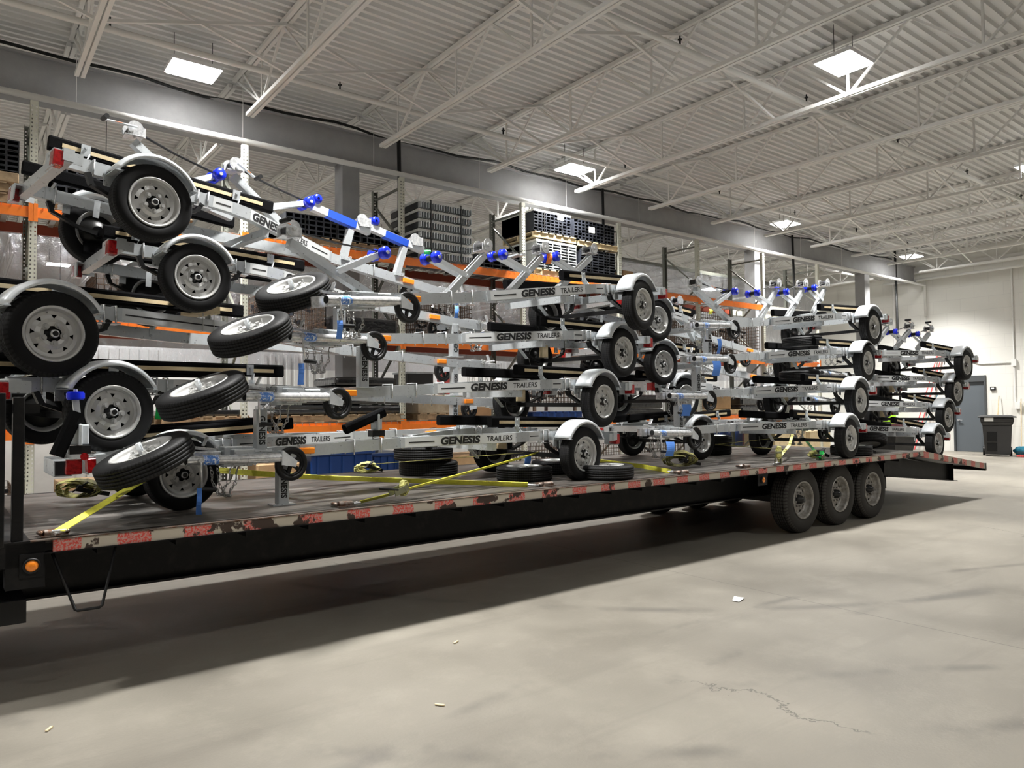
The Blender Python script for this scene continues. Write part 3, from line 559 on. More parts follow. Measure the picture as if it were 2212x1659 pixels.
# ------------------------------------------------------------------ wheels
def make_wheel(parent, T, kind='small', face=-1, tyre='tyre'):
    """tyre with rim and hub children; wheel axis is local y, outer face towards face*y"""
    big = kind == 'truck'
    if big: k = Ro = .388; W = .115
    else: Ro = .248; W = .062
    s = Ro; b = MB()
    rb = .62*s if not big else .55*s
    pr = [(rb, -.78*W), (rb+.03*s, -.92*W), (rb+.12*s, -1.0*W), (.86*s, -1.0*W), (.93*s, -.92*W), (.975*s, -.80*W), (.993*s, -.66*W)]
    g = 4 if not big else 5                                      # circumferential grooves
    gx = [(-.62+1.24*(i+.5)/g)*W for i in range(g)]
    for x in gx: pr += [(s*.998, x-.05*W), (s*.975, x-.04*W), (s*.975, x+.04*W), (s*.998, x+.05*W)]
    pr += [(.993*s, .66*W), (.975*s, .80*W), (.93*s, .92*W), (.86*s, 1.0*W), (rb+.12*s, 1.0*W), (rb+.03*s, .92*W), (rb, .78*W)]
    b.lathe(pr, 56, closed=True)
    key = (kind, tyre)
    if key not in _wm:
        t = b.build('tyre', M[tyre]); me_t = t.data; bpy.data.objects.remove(t)
        f = -1                                                 # outer side at -y
        b = MB(); ri = rb
        b.lathe([(ri*1.03, f*W*.86), (ri*1.055, f*W*.94), (ri*1.03, f*W*1.0), (ri*.97, f*W*.97), (ri*.93, f*W*.74), (ri*.925, f*W*.50), (ri*.87, f*W*.42), (ri*.84, f*W*.10), (ri*.84, -f*W*.45), (ri*.95, -f*W*.7), (ri*1.02, -f*W*.95), (ri*1.03, -f*W*.8), (ri*1.0, -f*W*.3), (ri*1.0, f*W*.5)], 48)
        # dished disc with openings
        nh = 8; r = [ri*.30, ri*.44, ri*.59, ri*.735, ri*.87]; yy = [f*W*.55, f*W*.62, f*W*.40, f*W*.34, f*W*.40]
        if big: nh = 10; r = [ri*.26, ri*.52, ri*.62, ri*.78, ri*.87]; yy = [f*W*.30, f*W*.30, f*W*.24, f*W*.18, f*W*.30]
        v = []; fc = []
        for i in range(nh):
            a0 = 2*PI*i/nh
            for j, da in enumerate((-.5, -.20, .20)):
                for q in range(5):
                    w_ = {1: .45 if not big else 1, 2: (.12 if not big else 1), 3: .9 if not big else 1.15}.get(q, 1) if j else 1
                    d_ = da*w_ if j else da
                    if q == 3 and j and not big: d_ = da*.85
                    a = a0+d_*2*PI/nh; v.append((r[q]*math.cos(a), yy[q], r[q]*math.sin(a)))
        N = len(v)
        for i in range(nh*3):
            j = (i+1) % (nh*3)
            for q in range(4):
                if i % 3 == 1 and q == 2: continue
                fc.append((5*i+q, 5*i+q+1, 5*j+q+1, 5*j+q))
        bb = bmesh.new(); vs = [bb.verts.new(p) for p in v]
        for q in fc: bb.faces.new([vs[i] for i in q])
        bmesh.ops.recalc_face_normals(bb, faces=bb.faces)
        bmesh.ops.solidify(bb, geom=bb.faces[:], thickness=.005)
        b.add([p.co[:] for p in bb.verts], [[q.index for q in fa.verts] for fa in bb.faces] if not bb.verts.index_update() else []); bb.free()
        nl = 5 if not big else 8; pc = ri*.36 if not big else ri*.40
        for i in range(nl):
            a = 2*PI*(i+.3)/nl; c = (pc*math.cos(a), f*W*.56 if not big else f*W*.28, pc*math.sin(a)); e = (c[0], c[1]+f*(.022 if not big else .03), c[2])
            b.cyl(c, e, .0115 if not big else .013, 6, smooth=False); b.cyl(c, (c[0], c[1]+f*.007, c[2]), .019 if not big else .02, 12)
        a = 1.1; b.cyl((ri*.80*math.cos(a), f*W*.3, ri*.80*math.sin(a)), (ri*.80*math.cos(a), f*W*.3+f*.03, ri*.80*math.sin(a)), .005, 8)
        o = b.build('rim', M['rim' if not big else 'dark_rim']); me_r = o.data; bpy.data.objects.remove(o)
        b = MB()  # includes a black disc added behind the openings as their painted shade
        if not big: b.lathe([(.0001, -f*W*.25), (ri*.82, -f*W*.25), (ri*.82, -f*W*.35), (.0001, -f*W*.35)], 32); b.lathe([(.0001, f*(W+.012)), (.012, f*(W+.014)), (.020, f*(W+.012)), (.022, f*W), (.026, f*(W-.006)), (.026, f*(W-.03)), (.040, f*(W-.03)), (.042, 0), (.042, -f*.05), (.0001, -f*.05)], 24)
        else: b.lathe([(.0001, -f*W*.25), (ri*.82, -f*W*.25), (ri*.82, -f*W*.35), (.0001, -f*W*.35)], 32); b.lathe([(.0001, f*(W-.0)), (.03, f*W), (.033, f*(W-.02)), (.05, f*(W-.03)), (.06, f*.03), (.07, 0), (.08, -f*.08), (.0001, -f*.08)], 24)
        o = b.build('hub', M['hub']); me_h = o.data; bpy.data.objects.remove(o)
        b = MB(); b.lathe([(.012, f*(W+.0125)), (.0195, f*(W+.0135)), (.0235, f*(W+.004)), (.0225, f*(W-.004))], 24)
        o = b.build('bearing_cap', M['zinc']); me_c = o.data; bpy.data.objects.remove(o)
        _wm[key] = (me_t, me_r, me_h, me_c)
    me_t, me_r, me_h, me_c = _wm[key]
    o = bpy.data.objects.new('wheel', me_t); COL.objects.link(o)
    if parent: o.parent = parent
    o.matrix_local = T @ (Matrix.Rotation(PI, 4, 'Z') if face > 0 else Matrix.Identity(4))
    for nm, me in (('rim', me_r), ('hub', me_h)):
        c = bpy.data.objects.new(nm, me); COL.objects.link(c); c.parent = o
        if nm == 'hub' and kind == 'spare': pass
    if not big:
        c = bpy.data.objects.new('bearing_cap', me_c); COL.objects.link(c); c.parent = o
    return o
_wm = {}
for i, x in enumerate((8.07, 8.93, 9.79)):
    for y, f in ((4.75, -1), (6.85, 1)):
        make_wheel(fb, Matrix.Translation(fo(x, y, .386)) @ Matrix.Rotation(R(37*i), 4, 'Y'), 'truck', f, 'tyre_truck')
    b = MB(); b.bar(fo(x, 4.85, .386), fo(x, 6.75, .386), .11, .11); b.build('axle', M['blacksteel'], fb)
for y in (5.0, 6.56):
    b = MB()
    for x in (8.07, 8.93, 9.79): b.poly([fo(x-.36, y, .60), fo(x-.18, y, .50), fo(x, y, .46), fo(x+.18, y, .50), fo(x+.36, y, .60)], .06, .035)
    build_sep(b, 'leaf_spring', M['blacksteel'], fb)

# ================================================================== boat trailers
def place_text(b, s, o, x, y, w, h, **k): text_fit(b, s, w, h, frame(o, x, y), **k)
def make_trailer(long=False, tyre='tyre', jx=0., chained=True):
    """local frame: x towards the coupler, y left, z up, origin on the ground under the axle"""
    B_, J_, TE, AMX, GX, BF, JK = (.65, 1.65, 3.18, 2.50, 1.34, .94, 2.70) if not long else (1.25, 2.45, 4.5, 3.75, 2.02, 1.34, 4.0)
    BR = -.56 if not long else -.85
    r = empty('boat_trailer', Matrix.Identity(4))
    zr = lambda x: .412 if x < .5 else .412-.050*(x-.5)*(1 if not long else .8)
    for s in (1, -1):
        b = MB(); b.poly([(-.50, .44*s, zr(0)), (.5, .44*s, zr(.5)), (B_-.06, .44*s, zr(B_-.06)), (B_+.06, .425*s, zr(B_+.06)), (J_, .035*s, zr(J_))], .05, .085)
        b.build('side_rail', M['galv'], r)
        b = MB()
        for x in (.33, .40, -.33):                              # u bolts round the rail
            b.tube([(x, .44*s-.032, .35), (x, .44*s-.032, .463), (x, .44*s+.032, .463), (x, .44*s+.032, .35)], .006, 6)
        b.box((.365, .44*s, .352), (.12, .08, .01)); build_sep(b, 'rail_clamp', M['zinc'], r)
        # fender
        b = MB(); n = 18; v = []; f = []
        rr_, zc, a0, a1 = .288, .268, R(26), R(154)
        for i in range(n+1):
            a = a0+(a1-a0)*i/n; c, q = math.cos(a), math.sin(a)
            for (yy, dr) in ((.475, -.03), (.475, 0), (.485, .007), (.625, .007), (.648, -.004), (.655, -.028), (.650, -.028), (.640, -.01), (.485, 0), (.48, -.03)):
                v.append(((rr_+dr)*c, yy*s, zc+(rr_+dr)*q))
        for i in range(n):
            for j in range(10): f.append((i*10+j, i*10+(j+1) % 10, i*10+10+(j+1) % 10, i*10+10+j))
        f += [tuple(range(9, -1, -1)), tuple(n*10+j for j in range(10))]
        b.add(v, f, True); b.build('fender', M['galv2'], r)
        b = MB(); 
        for x in (.24, -.24): b.bar((x, .44*s, .385), (x, .66*s, .385), .035, .006); b.box((x, .47*s, .36), (.05, .01, .09))
        build_sep(b, 'fender_bracket', M['galv'], r)
        make_wheel(r, Matrix.Translation((0, .575*s, .248)) @ Matrix.Rotation(R(20+60*s+jx*90), 4, 'Y'), 'small', s, tyre)
        # leaf spring and hangers
        b = MB(); b.poly([(-.33, .46*s, .30), (-.16, .46*s, .235), (0, .46*s, .215), (.16, .46*s, .235), (.33, .46*s, .31)], .045, .02); b.poly([(-.15, .46*s, .222), (0, .46*s, .20), (.15, .46*s, .222)], .045, .014); b.bar((.33, .46*s, .31), (.36, .46*s, .37), .04, .03); b.bar((-.33, .46*s, .30), (-.36, .46*s, .37), .04, .03)
        b.build('leaf_spring', M['black'], r)
        # bunk
        yb_ = .335*s
        b = MB(); b.bar((BR, yb_, .532), (BF, yb_, .532), .058, .092, ch=.014); bk = b.build('bunk', M['carpet'], r)
        b = MB(); b.bar((BR+.07, yb_+.0302*s, .530), (BF-.09, yb_+.0302*s, .530), .003, .026); b.build('board_edge', M['wood'], bk)
        for x in ((.64, -.36) if not long else (1.05, .1, -.6)):
            b = MB(); b.box((x, yb_+.040*s, .535), (.055, .006, .075)); b.bar((x+.02, yb_+.045*s, .50), (x-.01, .44*s-.03*s, .43), .045, .006, up=(1, 0, 0)); b.bar((x-.01, .44*s-.028*s, .46), (x-.01, .44*s-.028*s, .37), .045, .006, up=(0, 1, 0)); b.cyl((x, yb_+.04*s, .55), (x, yb_+.052*s, .55), .010, 6)
            b.build('bunk_bracket', M['galv'], r)
        # lights
        b = MB(); b.box((-.52, .50*s, .425), (.10, .17, .012)); b.box((-.575, .50*s, .375), (.008, .17, .11)); b.box((-.47, .588*s, .395), (.10, .006, .07)); b.build('light_bracket', M['galv'], r)
        b = MB(); b.box((-.55, .555*s, .375), (.06, .085, .095)); o = b.build('tail_light', M['red'], r, .006); tag(o, 'red tail light')
        b = MB(); b.box((AMX, .052*s, zr(AMX)), (.125, .022, .045)); o = b.build('marker_light', M['amber'], r, .006); tag(o, 'amber marker light')
        # lettering
        V = Vector((J_-B_-.06, -.39*s, zr(J_)-zr(B_))).normalized(); yr = lambda x: (.425-(x-B_-.06)*(.39/(J_-B_-.06)))*s
        off = Vector((0, s, 0)); off = (off - V*off.dot(V)).normalized()*.0262
        def at(x, dz=0): return Vector((x, yr(x), zr(x)+dz)) + off
        up = Vector((0, 0, 1)); b = MB()
        G0, G1, T0, T1 = GX, GX-.35, GX-.375, GX-.60
        if s > 0:
            place_text(b, 'GENESIS', at(G0, -.033), -V, up, .350, .066, shear=.14, bold=.0052); b.build('lettering', M['text'], r); b = MB(); place_text(b, 'TRAILERS', at(T0, -.022), -V, up, .235, .045, shear=.12, bold=.0012)
        else:
            a_, c_ = T1, T1+.35
            place_text(b, 'GENESIS', at(a_, -.033), V, up, .350, .066, shear=.14, bold=.0052); b.build('lettering', M['text'], r); b = MB(); place_text(b, 'TRAILERS', at(c_+.03, -.022), V, up, .235, .045, shear=.12, bold=.0012)
        b.build('lettering', M['text'], r)
        b = MB(); hi = min(G0+.36, J_-.03); b.bar(at(hi)-off*.014, at(B_+.07)-off*.014, .0006, .078); b.build('decal', M['decal'], r)
        b = MB(); b.bar((.44, .4655*s, zr(.44)), (B_-.07, .4655*s, zr(B_-.07)), .0006, .078); b.build('decal', M['decal'], r)
        b = MB()
        b.bar(at(G0+.05), at(hi-.03), .0016, .009)
        xs_ = max(T1-.06, B_+.10)
        b.bar(at(xs_), at(B_+.08), .0016, .009) if xs_ > B_+.1 else None
        b.bar((.46, .4662*s, zr(.46)), (B_-.08, .4662*s, zr(B_-.08)), .0016, .009)
        build_sep(b, 'stripe', M['text'], r)
    b = MB(); b.bar((-.50, -.60, .405), (-.50, .60, .405), .06, .075); b.build('rear_crossmember', M['galv'], r)
    b = MB(); b.bar((B_+.25, -.36, zr(1)-.07), (B_+.25, .36, zr(1)-.07), .05, .06); b.build('crossmember', M['galv'], r)
    b = MB(); b.bar((J_-.32, 0, zr(J_-.32)-.002), (TE, 0, zr(TE)), .07, .084); b.build('tongue', M['galv'], r)
    b = MB()
    for x in ((1.55, 1.85, 2.1) if not long else (2.6, 2.95, 3.2)):
        b.tube([(x, -.06, zr(x)-.06), (x, -.06, zr(x)+.052), (x, .06, zr(x)+.052), (x, .06, zr(x)-.06)], .006, 6)
    build_sep(b, 'tongue_clamp', M['zinc'], r)
    b = MB(); b.bar((0, -.53, .215), (0, .53, .215), .042, .042); b.build('axle', M['black'], r)
    # keel roller support under the middle
    b = MB(); b.bar((B_+.25, .0, zr(1)-.06), (B_+.1, .0, zr(1)-.19), .04, .006, up=(1, 0, 0)); b.box((-.1, .25, .34), (.04, .006, .12)); build_sep(b, 'strap_tab', M['galv'], r)
    # coupler
    b = MB(); z = zr(TE); b.box((TE+.03, 0, z+.01), (.18, .085, .07)); b.cyl((TE+.17, 0, z-.035), (TE+.17, 0, z+.035), .048, 16); b.bar((TE-.02, 0, z+.055), (TE+.14, 0, z+.075), .03, .02); b.bar((TE+.05, 0, z+.08), (TE+.02, 0, z+.14), .04, .012, up=(1, 0, 0))
    b.build('coupler', M['zinc'], r, .008)
    b = MB(); rnd = random.Random(3)                            # safety chains, coiled and hanging
    def link(p, d, k):
        T = frame(p, d, (0, 1, .3) if k % 2 else (0, .3, 1)); pts = [(-.012, -.007, 0), (-.005, -.010, 0), (.008, -.010, 0), (.015, 0, 0), (.008, .010, 0), (-.005, .010, 0), (-.012, .007, 0), (-.016, 0, 0)]
        b.tube([T @ Vector(p_) for p_ in pts], .0030, 5, closed=True)
    for dy in (-.05, .05):
        prev = None
        for i in range(26):
            t = i/25; p = Vector((TE-.02-.16*t, dy+.015*math.sin(i), z-.05-.20*math.sin(PI*t)))
            if prev is not None: link(p, p-prev, i)
            prev = p
    for i in range(22): link(Vector((TE-.07+rnd.uniform(-.05, .05), rnd.uniform(-.055, .055), z+.045+rnd.uniform(-.09, .03))), Vector((rnd.uniform(-1, 1), rnd.uniform(-1, 1), rnd.uniform(-1, 1))), i)
    b.build('safety_chain', M['chain'], r)
    # swivel jack, stowed along the tongue
    jk = JK+jx; zj = zr(jk)-.025; yj = .16
    b = MB(); b.cyl((jk+.05, yj, zj), (jk+.70, yj, zj), .030, 20); b.cyl((jk+.02, yj, zj), (jk+.30, yj, zj), .033, 20)
    jt = b.build('jack_tube', M['zinc'], r)
    b = MB(); b.cyl((jk+.702, yj, zj), (jk+.695, yj, zj), .026, 20); b.build('tube_mouth', M['mouth_shade'], jt)  # flat black disc painted as the shade inside the tube
    b = MB(); b.cyl((jk+.50, yj, zj), (jk+.60, yj, zj), .0315, 20, cap=False); b.build('sticker', M['sticker'], jt)
    b = MB(); b.box((jk+.30, .09, zj+.01), (.16, .10, .10)); b.box((jk+.32, .03, zr(jk+.3)), (.2, .10, .13)); b.cyl((jk+.12, yj-.02, zj+.05), (jk+.24, yj-.02, zj+.05), .01, 8); b.build('jack_bracket', M['galv'], jt, .006)
    b = MB(); wz = zj-.045; b.lathe([(.085, -.018), (.112, -.02), (.118, -.012), (.118, .012), (.112, .02), (.085, .018)], 32, T=Matrix.Translation((jk-.02, yj, wz)), closed=True)
    for a in range(5):
        T = Matrix.Translation((jk-.02, yj, wz)) @ Matrix.Rotation(a*2*PI/5, 4, 'Y'); b.bar((.01, 0, 0), (.088, 0, 0), .02, .022, T=T)
    b.lathe([(.07, -.012), (.088, -.016), (.088, .016), (.07, .012)], 32, T=Matrix.Translation((jk-.02, yj, wz)), closed=True); b.cyl((jk-.02, yj-.03, wz), (jk-.02, yj+.03, wz), .02, 12)
    b.build('jack_wheel', M['black'], jt)
    b = MB()
    for s in (-1, 1): b.add([(jk+.06, yj+.034*s, zj+.05), (jk+.06, yj+.034*s, zj-.05), (jk-.04, yj+.034*s, wz-.02), (jk-.05, yj+.034*s, wz+.02), (jk+.06, yj+.030*s, zj+.05), (jk+.06, yj+.030*s, zj-.05), (jk-.04, yj+.030*s, wz-.02), (jk-.05, yj+.030*s, wz+.02)],
        [(0, 1, 2, 3), (7, 6, 5, 4), (0, 4, 5, 1), (1, 5, 6, 2), (2, 6, 7, 3), (3, 7, 4, 0)])
    b.box((jk+.06, yj, zj), (.012, .07, .10)); b.build('wheel_fork', M['galv2'], jt)
    b = MB(); hx = jk+.63; b.cyl((hx, yj, zj), (hx, yj+.055, zj), .012, 10); b.tube([(hx, yj+.045, zj), (hx-.005, yj+.05, zj-.02), (hx-.01, yj+.055, zj-.17)], .0075, 8); b.build('crank_handle', M['zinc'], jt)
    b = MB(); b.cyl((hx-.012, yj+.05, zj-.178), (hx-.10, yj+.06, zj-.185), .015, 12); b.build('grip', M['black'], jt)
    return r

POSES = {  # x, y, z of the axle foot in the flatbed frame, heading, pitch, roll (degrees), scale
 'B1': (4.58, 5.44, .838, 7.5, 1.3, -.9, 1), 'B2': (4.935, 5.546, 1.316, 9.014, -.022, -.661, 1), 'B3': (5.34, 5.642, 1.802, 7.419, -.838, -.259, 1), 'B4': (5.34, 5.392, 2.253, 11.802, -5.022, .261, 1),
 'C1': (8.877, 5.112, .839, 3.635, 2.189, .4, 1), 'C2': (9.426, 5.237, 1.316, 2.144, .366, .09, 1), 'C3': (9.921, 5.367, 1.821, 3.404, -1.256, .4, 1), 'C4': (10.118, 5.351, 2.32, 1.531, -3.037, .4, 1),
 'D1': (12.131, 5.375, .655, 1.34, 5.549, .203, 1), 'D2': (12.837, 5.478, 1.044, -.442, 4.619, .127, 1), 'D3': (13.176, 5.457, 1.466, -.383, 3.755, -.066, 1), 'D4': (13.204, 5.315, 1.891, -.622, 2.148, .307, 1),
 'A1': (.997, 5.669, 2.603, 7.127, -4.889, .538, .989), 'A2': (1.377, 5.864, 2.186, 2.903, -2.415, -.018, .954), 'A3': (.425, 5.925, 1.717, 12.935, .027, .201, 1.083), 'A4': (.776, 5.977, 1.244, 11.83, .52, 1.104, 1.075), 'A5': (1.297, 5.781, .839, 3.03, 3.242, .126, .958)}
def pose(n):
    x, y, z, ya, pi_, ro, sc = POSES[n]; hd = ya if n[0] in 'AE' else 180+ya
    return FM @ Matrix.Translation((x, y, z)) @ Matrix.Rotation(R(hd), 4, 'Z') @ Matrix.Rotation(R(-pi_), 4, 'Y') @ Matrix.Rotation(R(ro), 4, 'X') @ Matrix.Scale(sc, 4)
PLACE = {'B': 'middle stack with tongues to the left', 'C': 'stack over the flatbed wheels', 'D': 'far stack standing on the ramp', 'A': 'left stack with wheels at the far left'}
LAB = {
 'B1': 'galvanised boat trailer standing on the deck, bottom of the middle stack', 'B2': 'galvanised boat trailer second from the bottom of the middle stack', 'B3': 'galvanised boat trailer second from the top of the middle stack', 'B4': 'galvanised boat trailer topping the middle stack, four winch stands clamped on it',
 'C1': 'galvanised boat trailer bottom of the stack above the flatbed wheels', 'C2': 'galvanised boat trailer second from bottom above the flatbed wheels', 'C3': 'galvanised boat trailer third from bottom above the flatbed wheels', 'C4': 'galvanised boat trailer topping the stack above the flatbed wheels',
 'D1': 'galvanised boat trailer resting on the ramp, bottom of the farthest stack', 'D2': 'galvanised boat trailer second from bottom in the farthest stack', 'D3': 'galvanised boat trailer third from bottom in the farthest stack', 'D4': 'galvanised boat trailer topping the farthest stack before the block wall',
 'A1': 'steeply tilted boat trailer at the very top of the left stack', 'A2': 'boat trailer just under the topmost tilted one in the left stack', 'A3': 'long boat trailer with chunky tyres and its wheel at the left photo edge', 'A4': 'long boat trailer with chunky tyres under the one at the photo edge', 'A5': 'boat trailer standing on the deck at the bottom of the left stack',
 'E1': 'boat trailer pointing right at the bottom between the two right hand stacks', 'E2': 'boat trailer pointing right, wheel just right of the middle stack wheels, lower', 'E3': 'boat trailer pointing right, wheel right of the middle stack, second from top', 'E4': 'boat trailer pointing right, wheel half hidden behind the middle stack top wheel'}
GRP = {'A': 'boat trailers of the left stack', 'B': 'boat trailers of the middle stack', 'C': 'boat trailers of the stack over the flatbed wheels', 'D': 'boat trailers of the farthest stack', 'E': 'boat trailers pointing right behind the middle stack'}
POSES.update({'E4': (6.64, 6.22, 2.27, -3, -6.5, 0, 1), 'E3': (6.84, 6.3, 1.76, -3, -3.2, 0, 1), 'E2': (7.25, 6.3, 1.36, -2, -1, 0, 1), 'E1': (7.5, 6.25, .84, -2, 2.5, 0, 1)})
proto = make_trailer(); protoL = make_trailer(True, 'tyre_block')
first = {False: proto, True: protoL}; used = set()
TR = {}
for n in ('A1', 'A2', 'A3', 'A4', 'A5', 'B1', 'B2', 'B3', 'B4', 'C1', 'C2', 'C3', 'C4', 'D1', 'D2', 'D3', 'D4', 'E1', 'E2', 'E3', 'E4'):
    lg = n in ('A3', 'A4'); o = first[lg]
    if lg in used: o = copy_tree(o)
    else: used.add(lg)
    TR[n] = tag(place(o, pose(n)), LAB[n], 'boat trailer', GRP[n[0]])

# ================================================================== spare wheels
def spare(T, label, tyre='tyre', scale=1.0, group='spare wheels', bracket=False):
    r = empty('spare_wheel', T @ Matrix.Scale(scale, 4) @ Matrix.Rotation(R(-90), 4, 'X'), label, 'spare wheel', group)
    key = ('small', tyre)
    for nm, me in zip(('tyre', 'rim'), _wm[key][:2]):
        o = bpy.data.objects.new(nm, me); COL.objects.link(o); o.parent = r; o.rotation_euler = (0, 0, 0)
    if bracket:
        b = MB(); b.bar((0, -.085, 0), (0, .02, 0), .03, .005); b.bar((0, -.08, -.015), (.0, -.08, .015), .03, .02, up=(1, 0, 0)); b.build('mounting_tab', M['galv2'], r)
    return r
for (P, t, rr, lab) in (((.90, 4.765, 1.215), 18, 17, 'spare wheel tilted over the coupler of the lowest middle trailer'), ((1.25, 4.865, 1.60), 20, 15, 'spare wheel tilted over the coupler of the second trailer up, beside the chunky tyre'),
        ((1.59, 4.99, 2.02), 25, 13, 'spare wheel tilted over the coupler of the third middle trailer'), ((1.99, 5.26, 2.37), 28, 12, 'topmost tilted spare wheel, left of the highest jack tube')):
    UPZ = Vector((0, 0, 1)); a = (RT*math.cos(R(rr))+UPZ*math.sin(R(rr))); nn = (UPZ*math.cos(R(rr))-RT*math.sin(R(rr)))*math.cos(R(t))-FW*math.sin(R(t)); nn.normalize()
    spare(frame(P, a, nn.cross(a)), lab, 'tyre', 1.12, 'tilted spare wheels on the tongues', True)
def flat(x, y, z, lab, tilt=(0, 0), sc=1.05, grp='spare wheels lying on the deck'): return spare(FM @ Matrix.Translation((x, y, z)) @ Matrix.Rotation(R(tilt[0]), 4, 'X') @ Matrix.Rotation(R(tilt[1]), 4, 'Y'), lab, 'tyre', sc, grp)
flat(4.28, 5.22, .905, 'spare wheel lying flat on the deck under the middle stack axle')
flat(4.92, 4.80, .905, 'spare wheel lying flat behind the nearest standing wheel of the middle stack')
flat(4.98, 5.55, .905, 'spare wheel lying flat, mostly hidden by the nearest standing wheel')
flat(5.6, 6.0, 1.06, 'spare wheel leaning behind the nearest standing wheel', (50, 20))
flat(3.95, 6.35, .905, 'lower spare wheel of the pair stacked at the far side of the deck', sc=1.2); flat(3.88, 6.33, 1.06, 'upper spare wheel of the pair stacked at the far side of the deck', sc=1.2)
flat(8.45, 6.2, .905, 'lower spare wheel lying between the right hand stacks'); flat(8.4, 6.15, 1.04, 'upper spare wheel lying between the right hand stacks')
flat(9.55, 4.80, .905, 'spare wheel lying flat right of the standing wheel over the flatbed axles'); flat(10.3, 4.95, 1.0, 'spare wheel leaning on the flat one near the ramp', (-12, 14))
def under(n, x, y, z, lab):
    T = pose(n) @ Matrix.Translation((x, y, z)); return spare(T, lab, 'tyre', 1.05, 'spare wheels slung under trailer frames')
under('C4', .80, .0, .10, 'spare wheel slung flat under the top trailer above the flatbed wheels'); under('C3', .80, .05, .10, 'spare wheel slung flat under the second trailer above the flatbed wheels')

# ================================================================== support posts
def lp(n, px, py, ly=0.):                                     # point of a trailer's own vertical plane seen at a pixel
    Pm = pose(n); L = (Pm.to_3x3() @ Vector((0, 1, 0))).normalized(); o = Pm @ Vector((0, ly, 0)); return hit(px, py, L, L.dot(o))
def post(n, px, pyt, pyb, lab, flip=False, deck=False):
    t = lp(n, px, pyt); bt = lp(n, px, pyb)
    if deck: bt = hit(px, pyb-4, (0, 0, 1), HD); t = hit(px, pyt, FM.to_3x3() @ Vector((0, 1, 0)), (FM.to_3x3() @ Vector((0, 1, 0))).dot(bt))
    h = t.z-bt.z; T = FM.to_3x3().to_4x4(); T.translation = bt
    r = empty('support_post', T, lab, 'post', 'steel support posts between the trailer tongues')
    b = MB(); b.box((0, 0, h/2), (.076, .076, h)); b.build('square_tube', M['galv'], r, .006)
    b = MB(); b.box((0, 0, .004), (.16, .12, .008)); b.build('base_plate', M['galv'], r)
    b = MB()
    if flip: text_fit(b, 'GENESIS', .20, .045, frame((-.0225+.045, -.0388, .22+.0), (0, 0, -1), (1, 0, 0)).copy() if False else frame((.022, -.0388, .05), (0, 0, 1), (-1, 0, 0)), bold=.003)
    else: text_fit(b, 'GENESIS', .20, .045, frame((-.022, -.0388, min(h-.02, .25)), (0, 0, -1), (1, 0, 0)), bold=.003)
    b.build('lettering', M['text'], r)
    return r
post('B1', 609, 1002, 1094, 'steel post with base plate on the deck holding the lowest middle tongue', deck=True)
post('B1', 562, 884, 976, 'steel post between the two lowest tongues of the middle stack')
post('B2', 783, 748, 838, 'steel post between second and third tongues of the middle stack')
post('B3', 733, 664, 724, 'steel post just under the top tongue of the middle stack')
post('C1', 1489, 958, 999, 'steel post on the deck under the lowest tongue above the flatbed wheels', deck=True)
post('C1', 1466, 876, 934, 'steel post between the two lowest tongues above the flatbed wheels')
post('C2', 1504, 792, 856, 'steel post between second and third tongues above the flatbed wheels')
post('C3', 1528, 712, 770, 'steel post under the top tongue above the flatbed wheels')
post('A2', 980, 700, 772, 'steel post with upside down lettering, highest of those behind the middle stack', True); post('A3', 981, 782, 855, 'steel post with upside down lettering, second highest behind the middle stack', True); post('A4', 980, 868, 908, 'short steel post behind the lowest middle trailer bunk', True)
post('E1', 1090, 958, 1015, 'steel post seen beneath the lowest middle trailer near its far wheel', True)

